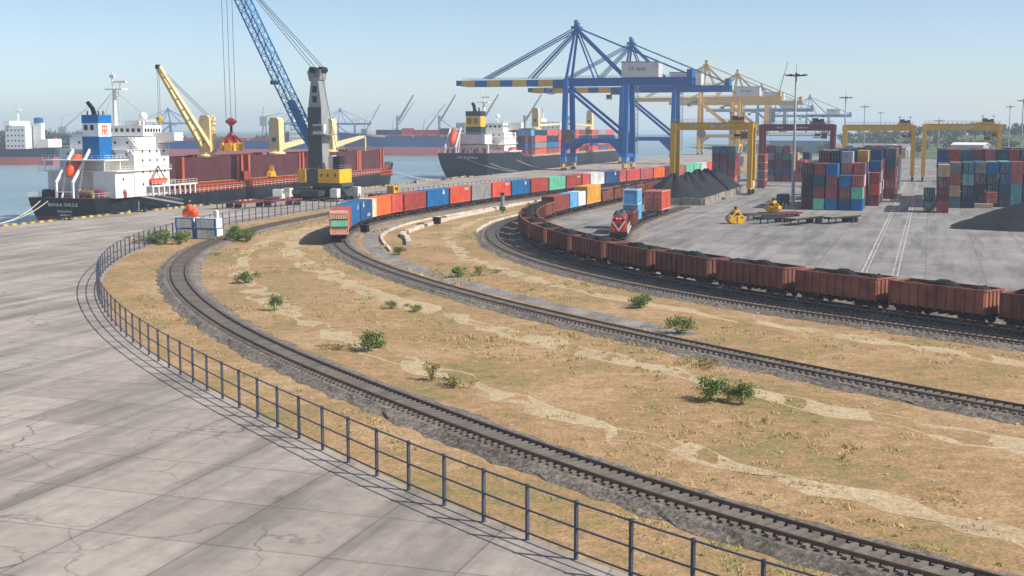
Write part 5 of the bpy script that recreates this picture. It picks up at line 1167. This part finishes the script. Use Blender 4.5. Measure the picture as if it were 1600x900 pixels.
# bushes, weeds and dry grass on the verges
M_OLIVE = leaf_mat('dry_foliage', '#6b6434', '#a0935a')
BM = []
for s_ in range(6):
    m = MB(); rr = random.Random(s_ + 50); wide = (1.0, .8, 1.2, .7, 1.0, .55)[s_]; tall = (.75, .6, .5, 1.0, .4, .8)[s_]
    for p in crown_pts(rr, 1000 if s_ < 4 else 420, wide, tall): leaf_quad(m, (p[0], p[1], max(.03, p[2] + tall)), rr.uniform(.045, .11), rr)
    for k in range(9): m.tube((rr.uniform(-.15, .15), rr.uniform(-.15, .15), 0), (rr.uniform(-.8, .8) * wide, rr.uniform(-.8, .8) * wide, rr.uniform(.7, 1.7) * tall), .03, 5, .01)
    k = bpy.data.meshes.new('bush'); k.from_pydata(m.v, [], m.f); k.update(); k.materials.append(M_LEAF if s_ < 4 else M_OLIVE); BM.append(k)
def bush(u, v, sc, label, group='bushes on the verges'):
    o = link('bush', r.choice(BM)); o.location = P(u, v, 0); o.rotation_euler = (0, 0, r.uniform(0, 6.28)); o.scale = (sc * r.uniform(.9, 1.25), sc, sc * r.uniform(.75, 1.0)); tag(o, label, 'bush', group)
for k in range(9): bush(178 + r.uniform(-3, 3), -121.5 + k * 1.1, r.uniform(1.1, 1.7), 'green bush among weeds beside the white and blue crates', 'bushes beside the crates')
for k in range(6): bush(184 + r.uniform(-2, 3), -109.5 + k * 1.0, r.uniform(.9, 1.4), 'green bush between the crates and the railway track', 'bushes between crates and track')
SCRUB = [(278, -93, .8), (246, -94.5, .7), (263, -87.5, .7), (284, -88, .9), (222, -90, .8), (205, -86, .6)]
for c_ in [(172, -74), (150, -54), (160, -97), (134, -79), (112, -64), (96, -46), (112, -20), (130, -27), (84, -33), (76, -50), (60, -30), (98, -16), (120, -50), (86, -12)]:
    for k in range(r.choice([1, 2, 3, 4])): SCRUB.append((c_[0] + r.gauss(0, 1.6), c_[1] + r.gauss(0, 1.6), r.uniform(.35, 1.15)))
# grass tufts over the bare soil, uncountable
m = MB()
pths = (PCOAL, PT2, PCT, PL1, PLOCO)
allp = [p for q in pths for p in q.p[::2]]
cell = {}
for p in allp: cell.setdefault((int(p.x // 6), int(p.y // 6)), []).append(p)
def clear(x, y, d=3.0):
    cx, cy = int(x // 6), int(y // 6)
    return all((p.x - x) ** 2 + (p.y - y) ** 2 > d * d for i in (-1, 0, 1) for j in (-1, 0, 1) for p in cell.get((cx + i, cy + j), ()))
from mathutils import noise as mn
def side_of(path, q, step=4):
    k = min(range(0, len(path.p), step), key=lambda i: (path.p[i].x - q.x) ** 2 + (path.p[i].y - q.y) ** 2)
    a, t_ = path.p[k], path.p[min(k + 1, len(path.p) - 1)] - path.p[max(k - 1, 0)]
    return (t_.y * (q.x - a.x) - t_.x * (q.y - a.y)) / t_.length
def inside(u, v): q = P(u, v); return side_of(PL1, q) > -6.0 and side_of(PCOAL, q) < -2
for (u, v, s_) in SCRUB:
    q = P(u, v)
    if clear(q.x, q.y, 3.2) and inside(u, v): bush(u, v, s_, 'low scrubby bush on the dry ground between the tracks', 'scrub between the tracks')
cnt = 0
m2 = MB(); stn = MB()
for _ in range(30000):
    u, v = r.uniform(45, 330), r.uniform(-122, 60); q = P(u, v)
    if q.y < 46 or abs(q.x) > q.y * .44 or not clear(q.x, q.y, 2.5): continue
    dens = mn.noise(Vector((q.x * .05, q.y * .05, 0))) + .5 * mn.noise(Vector((q.x * .22, q.y * .22, 4)))
    if dens < r.uniform(-.15, .45) or not inside(u, v):
        if r.random() < .12 and inside(u, v): s_ = r.uniform(.04, .16); stn.cbox(q.x, q.y, s_ * .3, s_ * 1.4, s_, s_ * .8)
        continue
    rad = r.uniform(.15, .75); green = mn.noise(Vector((q.x * .09, q.y * .09, 9))) > .12; tgt = m2 if green else m; far_ = q.y > 170
    for k in range(int((8 if far_ else 18) * (.5 + rad))):
        a_ = r.uniform(0, 6.28); dx, dy = math.cos(a_), math.sin(a_); n = len(tgt.v); o_ = rad * math.sqrt(r.random()); b_ = r.uniform(0, 6.28); bx, by = q.x + o_ * math.cos(b_), q.y + o_ * math.sin(b_); hh = r.uniform(.06, .22) * (1.9 if dens > .45 else 1); w_ = .035 if not far_ else .07
        tgt.v += [(bx - dy * w_, by + dx * w_, 0), (bx + dy * w_, by - dx * w_, 0), (bx + dx * hh * .8, by + dy * hh * .8, hh)]; tgt.f.append((n, n + 1, n + 2))
M_GRNG = leaf_mat('green_grass_blades', '#6f7b3c', '#a3a561')
o = raw(m2, 'green_grass', M_GRNG); struct(o, 'stuff'); o['label'] = 'patches of greener low grass between the tracks'; o['category'] = 'grass'
o = struct(stn.build('loose_stones', M_WALLC), 'stuff'); o['label'] = 'loose pale stones strewn over the bare ground'; o['category'] = 'stones'
o = raw(m, 'dry_grass', M_DRYG); struct(o, 'stuff'); o['label'] = 'dry yellow grass tufts on the bare ground between tracks'; o['category'] = 'grass'

# ------------------------------------------------------------------ low walls and posts on the verge
def low_wall(pts, label, h=.55, w=.7, bl=2.6):
    pa = Path(pts); t = thing('low_wall', pa.p[0], 0, label, 'wall'); k = int(pa.L / bl); ms = MB().box(-w / 2, w / 2, -bl / 2 + .03, bl / 2 - .03, -.02, h).mesh('block'); ms.materials.append(M_WALLC)
    for i in range(k):
        if r.random() < .05: continue
        d = (i + .5) * bl; o = link('block', ms, t); o.location = pa.at(d) - pa.p[0]; o.rotation_euler = (r.uniform(-.02, .02), r.uniform(-.02, .02), pa.rz(d) + r.uniform(-.02, .02)); o.scale = (1, 1, r.uniform(.8, 1.1))
low_wall([(186, -77.5), (196, -82), (206, -86.5), (236, -91), (266, -92.3), (292, -93), (330, -90)], 'long low whitewashed block wall across the dry ground between the tracks', .6, .8)
pk = [PCT.off(PCT.L * (i / 60), 6.6) for i in range(18, 46)]
low_wall([(p.x * UX + p.y * UY, p.x * VX + p.y * VY) for p in pk[::3]], 'low pale kerb wall running beside the container train track', .35, .5)
pk = [PT2.off(PT2.L * (i / 60), -3.2) for i in range(24, 44)]
low_wall([(p.x * UX + p.y * UY, p.x * VX + p.y * VY) for p in pk[::3]], 'low pale kerb wall on the outside of the curved empty track', .4, .4)
for (u, v, lb) in [(228, -89.2, 'black junction box standing against the low white wall'), (206, -94.2, 'small black box beside the pale kerb wall')]:
    t = thing('junction_box', P(u, v, 0), -A, lb, 'box'); MB().box(-.65, .65, -.5, .5, .15, 1.3).build('cabinet', M_BLACK, t); MB().box(-.72, .72, -.57, .57, 1.3, 1.4).build('lid', M_DARK, t); MB().box(-.55, .55, -.4, .4, 0, .15).build('plinth', M_WALLC, t)
t = thing('signal_post', P(272, -90.6, 0), -A, 'grey signal post with a box on the verge by the train', 'signal'); MB().tube((0, 0, 0), (0, 0, 3.4), .42, 12).build('post', M_GREY, t); MB().cbox(0, 0, .4, 1.1, 1.1, .8).build('base', M_DARK, t); MB().cbox(0, -.1, 3.7, .9, .6, .6).build('signal_box', M_DGREY, t)

# ------------------------------------------------------------------ quay fence, crates, bollards and clutter
FM = paint('#454b58', .5, .5)
fp = Path([(p.x * UX + p.y * UY, p.x * VX + p.y * VY) for p in [PL1.off(PL1.L * i / 40, -9.3) for i in range(1, 30)]])
t = thing('quay_fence', fp.p[0], 0, 'dark steel post and rail fence between the quay and the railway', 'fence')
PM = MB().box(-.07, .07, -.07, .07, 0, 2.6).mesh('post'); PM.materials.append(FM)
d = 0
while d < fp.L:
    p = fp.at(d)
    if p.y < 420 and p.y > 40: o = link('post', PM, t); o.location = p - fp.p[0]; o.rotation_euler = (0, 0, fp.rz(d))
    d += 3.3
for z in (.35, 1.4, 2.5):
    m = MB(); q = [fp.at(fp.L * i / 120) - fp.p[0] for i in range(121)]
    for a_, b_ in zip(q, q[1:]): m.bar(a_ + Vector((0, 0, z)), b_ + Vector((0, 0, z)), .07)
    m.build('rail', FM, t)
for (u, v) in [(194, -121.3), (207.5, -124.8)]:
    t = thing('gate_post', P(u, v, 0), -A, 'white concrete gate post in the quay fence ' + ('beside the crates' if u > 200 else 'near the water end'), 'post'); MB().box(-.35, .35, -.35, .35, 0, 3.0).build('post', M_WHITE, t); MB().prism([(-.42, 3.0), (.42, 3.0), (0, 3.3)], 'y', -.42, .42).build('cap', M_WHITE2, t)
CB = paint('#2d6ca3', .5, .4); CWH = paint('#dddcd6', .5, .4)
for k, (v, z, w) in enumerate([(-117.4, 0, 3.4), (-113.4, 0, 3.9), (-117.5, 1.75, 3.4), (-113.5, 1.75, 3.9)]):
    t = thing('crate', P(186.5, v, z + .01), -A, ['lower white crate with blue end frame beside the bushes', 'lower wide white crate next to the blue frame', 'upper white crate carrying the orange buoy', 'upper wide white crate with blue top trim'][k], 'crate', 'white and blue crates by the quay fence')
    MB().box(-w / 2 + .12, w / 2 - .12, -1.2, 1.2, .1, 1.66).build('body', CWH, t)
    for x in (-w / 2, w / 2 - .24):
        for y in (-1.3, 1.06): MB().box(x, x + .24, y, y + .24, 0, 1.73).build('corner_post', CB, t)
    nb_ = 4
    for i in range(nb_): x0 = -w / 2 + .28 + (w - .56) * i / nb_; MB().box(x0, x0 + (w - .56) / nb_ - .05, -1.27, -1.21, .14, 1.62).build('panel', CWH, t)
    MB().box(-w / 2 + .25, w / 2 - .25, -1.29, -1.05, 1.58, 1.71).build('top_rail', CB, t)
t = thing('buoy_pile', P(186.8, -117.2, 3.52), -A, 'orange red drum shaped buoys heaped on the upper white crate', 'buoy')
for (x, y, z, s_) in ((-.7, 0, 0, .75), (.65, .1, 0, .7), (0, -.2, .7, .6)): MB().lathe([(.5 * s_, .02), (s_, .3), (s_, 1.0), (.7 * s_, 1.3), (.3, 1.45)], 14, (x, y, z)).build('buoy', M_ORANGE, t, True)
for k in range(14):
    t = thing('mooring_bollard', P(190 + k * 26, QUAY + 1.6, .005), 0, 'black iron mooring bollard on the quay edge', 'bollard', 'mooring bollards on the quay edge')
    MB().lathe([(.55, 0), (.55, .12), (.3, .2), (.3, .55), (.5, .7), (.5, .85), (.2, .95)], 14).build('bollard', M_BLACK, t, True)
def trailer(loc, rz, L, w, col, label, group='flat trailers', deck=1.35, open_=True):
    t = thing('flatbed_trailer', loc, rz, label, 'trailer', group); m = MB()
    for x in (-w / 2, w / 2 - .2): m.box(x, x + .2, -L / 2, L / 2, deck - .3, deck)
    for x in (-.5, .35): m.box(x, x + .15, -L / 2, L / 2, deck - .45, deck - .05)
    for k in range(int(L / 1.2) + 1): y = -L / 2 + k * 1.2; m.box(-w / 2 + .205, w / 2 - .205, y, y + .14, deck - .25, deck - .06)
    m.build('chassis', col, t)
    if not open_:
        n_ = int(L / .6)
        for k in range(n_): MB().box(-w / 2, w / 2, -L / 2 + k * .6, -L / 2 + k * .6 + .55, deck + .002, deck + .07).build('plank', paint('#8a7f72', .8, .8), t)
    for y in (L / 2 - 1.2, L / 2 - 2.5):
        for x in (-w / 2 + .3, w / 2 - .3): MB().tube((x - .25, y, .5), (x + .25, y, .5), .5, 14).build('wheel', M_RUBBER, t)
    for x in (-.8, .8): MB().box(x - .08, x + .08, -L / 2 + 2, -L / 2 + 2.2, 0, deck - .3).build('support_leg', M_DARK, t)
for (u, v, a_, L, col, lb, op) in [(252, -28.5, 24, 11, M_DARK, 'dark skeletal trailer beside the yellow grab', True), (259.5, -32.0, 40, 9, M_STEEL, 'rusty grey skeletal trailer behind the yellow grab', True), (251, -22.5, 22, 12, M_DARK, 'plank decked grey trailer between the skeletal ones', False), (256, -16.0, 30, 10, M_DARK, 'plank decked trailer parked nearest the lane markings', False), (264.5, -28.5, 52, 9, M_MAROON, 'maroon skeletal trailer under the small yellow grab', True)]:
    trailer(P(u, v, .012), -A - R(a_), L, 2.5, col, lb, open_=op)
for (u, v, L, lb) in [(263, -148.5, 12, 'rust red flatbed trailer on the quay beside the bulk carrier'), (271, -145, 12, 'rust red flatbed trailer parked behind the first on the quay'), (259, -153, 9, 'dark low trailer on the quay nearest the gangway')]: trailer(P(u, v, .01), -A - R(8), L, 3.0, M_MAROON if L > 10 else M_DARK, lb, 'trailers on the quay', 1.6)
def grab(loc, rz, s_, label):
    t = thing('clamshell_grab', loc, rz, label, 'grab', 'yellow clamshell grabs on the ground'); t.scale = (s_,) * 3
    for sx in (-1, 1):
        MB().prism([(sx * .1, .05), (sx * 1.3, .2), (sx * 2.0, 1.0), (sx * 1.9, 1.7), (sx * .2, 1.6)], 'y', -1.3, 1.3).build('shell', M_GRAB, t)
        for y in (-1.34, 1.34): MB().bar((sx * 1.6, y, 1.5), (sx * .25, y, 2.7), .28).build('arm', M_GRAB, t)
    MB().cbox(0, 0, 2.8, 1.1, 2.5, .6).build('head', M_GRAB, t)
    for y in (-.6, .6): MB().tube((-.7, y, 2.2), (.7, y, 2.2), .32, 10).build('drum', M_DARK, t)
    MB().tube((0, 0, 3.1), (0, 0, 3.9), .3, 10).build('hook_eye', M_DARK, t)
grab(P(247.5, -35.2, .012), -A + .5, .85, 'large yellow clamshell grab lying on the yard beside the trailers'); grab(P(262.5, -29.8, 1.38), -A - .2, .75, 'small yellow clamshell grab resting on a skeletal trailer')
# vehicles by the harbour crane
def truck(loc, rz, cab, label):
    t = thing('truck', loc, rz, label, 'truck', 'trucks on the quay')
    MB().box(-.5, .5, -5, 3.2, .7, 1.0).build('chassis', M_DARK, t); c = MB().prism([(3.2, .6), (5.4, .6), (5.4, 1.9), (5.0, 3.0), (3.2, 3.0)], 'x', -1.2, 1.2).build('cab', cab, t); MB().prism([(5.42, 1.95), (5.05, 2.9), (5.0, 2.88), (5.38, 1.93)], 'x', -1.05, 1.05).build('windscreen', M_GLASS, c)
    for sx in (-1, 1): MB().cbox(sx * 1.21, 4.3, 2.3, .04, 1.1, .8).build('window', M_GLASS, c)
    MB().box(-1.2, 1.2, -5.2, 2.9, 1.05, 1.25).build('bed', M_STEEL, t)
    for y in (-3.9, -2.7, 4.2):
        for sx in (-1, 1): MB().tube((sx * .85, y, .5), (sx * 1.2, y, .5), .5, 14).build('wheel', M_RUBBER, t)
truck(P(311, -137, .01), -A - .3, M_YEL, 'truck with yellow cab parked beside the harbour crane'); truck(P(285, -155, .01), -A + .2, M_WHITE, 'truck with white cab between the harbour crane and the bulk carrier')

# ------------------------------------------------------------------ leave out the containers that nothing shows of, also from a few steps to the side;
# past about 300 in view the ones that show least are joined
from mathutils.bvhtree import BVHTree
bpy.context.view_layer.update()
roots = [o for o in bpy.data.objects if o.name.startswith('shipping_container') and o.parent is None]
bv, bf, own = [], [], []
def body(o): return o if o.type == 'MESH' else [c for c in o.children if c.name.startswith('body')][0]
for k, o in enumerate(roots):
    b_ = body(o); n = len(bv); bv += [b_.matrix_world @ Vector(c) for c in b_.bound_box]
    for f in ((0, 1, 2, 3), (4, 5, 6, 7), (0, 1, 5, 4), (1, 2, 6, 5), (2, 3, 7, 6), (3, 0, 4, 7)): bf.append(tuple(n + i for i in f)); own.append(k)
tree = BVHTree.FromPolygons(bv, bf)
def score(k):
    c0 = bv[8 * k:8 * k + 8]; o0, ex, ey, ez = c0[0], c0[4] - c0[0], c0[3] - c0[0], c0[1] - c0[0]; best = 0; vis0 = 0; tot = 0
    for cx, cz in ((0, 0), (-7, 0), (7, 0), (0, 5)):
        c = Vector((cx, 0, CAMH + cz)); hit = 0
        for i in (.04, .3, .7, .96):
            for j in (.08, .5, .95):
                for w in (o0 + ex + ey * i + ez * j, o0 + ex * i + ez * j, o0 + ex * i + ey * j + ez):
                    d_ = w - c; _, _, fi, ds = tree.ray_cast(c, d_.normalized(), d_.length + .2)
                    if fi is not None and own[fi] == k: hit += 1
        if cx == 0 and cz == 0: vis0 = hit / 36
        best = max(best, hit)
    d2 = (o0.x ** 2 + o0.y ** 2); return best, vis0 * ez.length * (ex.length + ey.length * .4) / d2
sc = [score(k) for k in range(len(roots))]
def drop(o):
    for c in list(o.children_recursive): bpy.data.objects.remove(c)
    bpy.data.objects.remove(o)
shown = sorted([k for k in range(len(roots)) if sc[k][0] > 0], key=lambda k: -sc[k][1])
keep, rest = shown[:296], shown[296:]
mm = MB(); mats = []; fm_ = []
for k in rest:
    b_ = body(roots[k]); n = len(mm.v); mw = b_.matrix_world; mt = b_.material_slots[0].material
    if mt not in mats: mats.append(mt)
    mm.v += [tuple(mw @ v.co) for v in b_.data.vertices]; fs = [tuple(n + i for i in f.vertices) for f in b_.data.polygons]; mm.f += fs; fm_ += [mats.index(mt)] * len(fs)
if rest:
    md = bpy.data.meshes.new('containers_behind'); md.from_pydata(mm.v, [], mm.f); md.update()
    for mt in mats: md.materials.append(mt)
    md.polygons.foreach_set('material_index', fm_); o = link('containers_behind', md); struct(o, 'stuff'); o['label'] = 'barely visible containers tucked behind the stacks in front of them'; o['category'] = 'containers'
for k in range(len(roots)):
    if k not in set(keep): drop(roots[k])
print('containers', len(roots), 'kept', len(keep), 'joined', len(rest))

# ------------------------------------------------------------------ the air
hz = MB().box(-2600, 2600, -120, 5200, -8.5, 75).build('haze', M_WHITE); hz.data.materials.clear()
hm = bpy.data.materials.new('haze_air'); hm.use_nodes = True; hn = hm.node_tree; hn.nodes.clear()
ho = hn.nodes.new('ShaderNodeOutputMaterial'); hv = hn.nodes.new('ShaderNodeVolumePrincipled'); hv.inputs['Color'].default_value = (.72, .85, 1.0, 1); hv.inputs['Density'].default_value = .00023; hv.inputs['Anisotropy'].default_value = .1
hn.links.new(hv.outputs[0], ho.inputs['Volume']); hz.data.materials.append(hm); struct(hz, 'stuff'); hz['label'] = 'pale blue haze hanging over the harbour'; hz['category'] = 'haze'
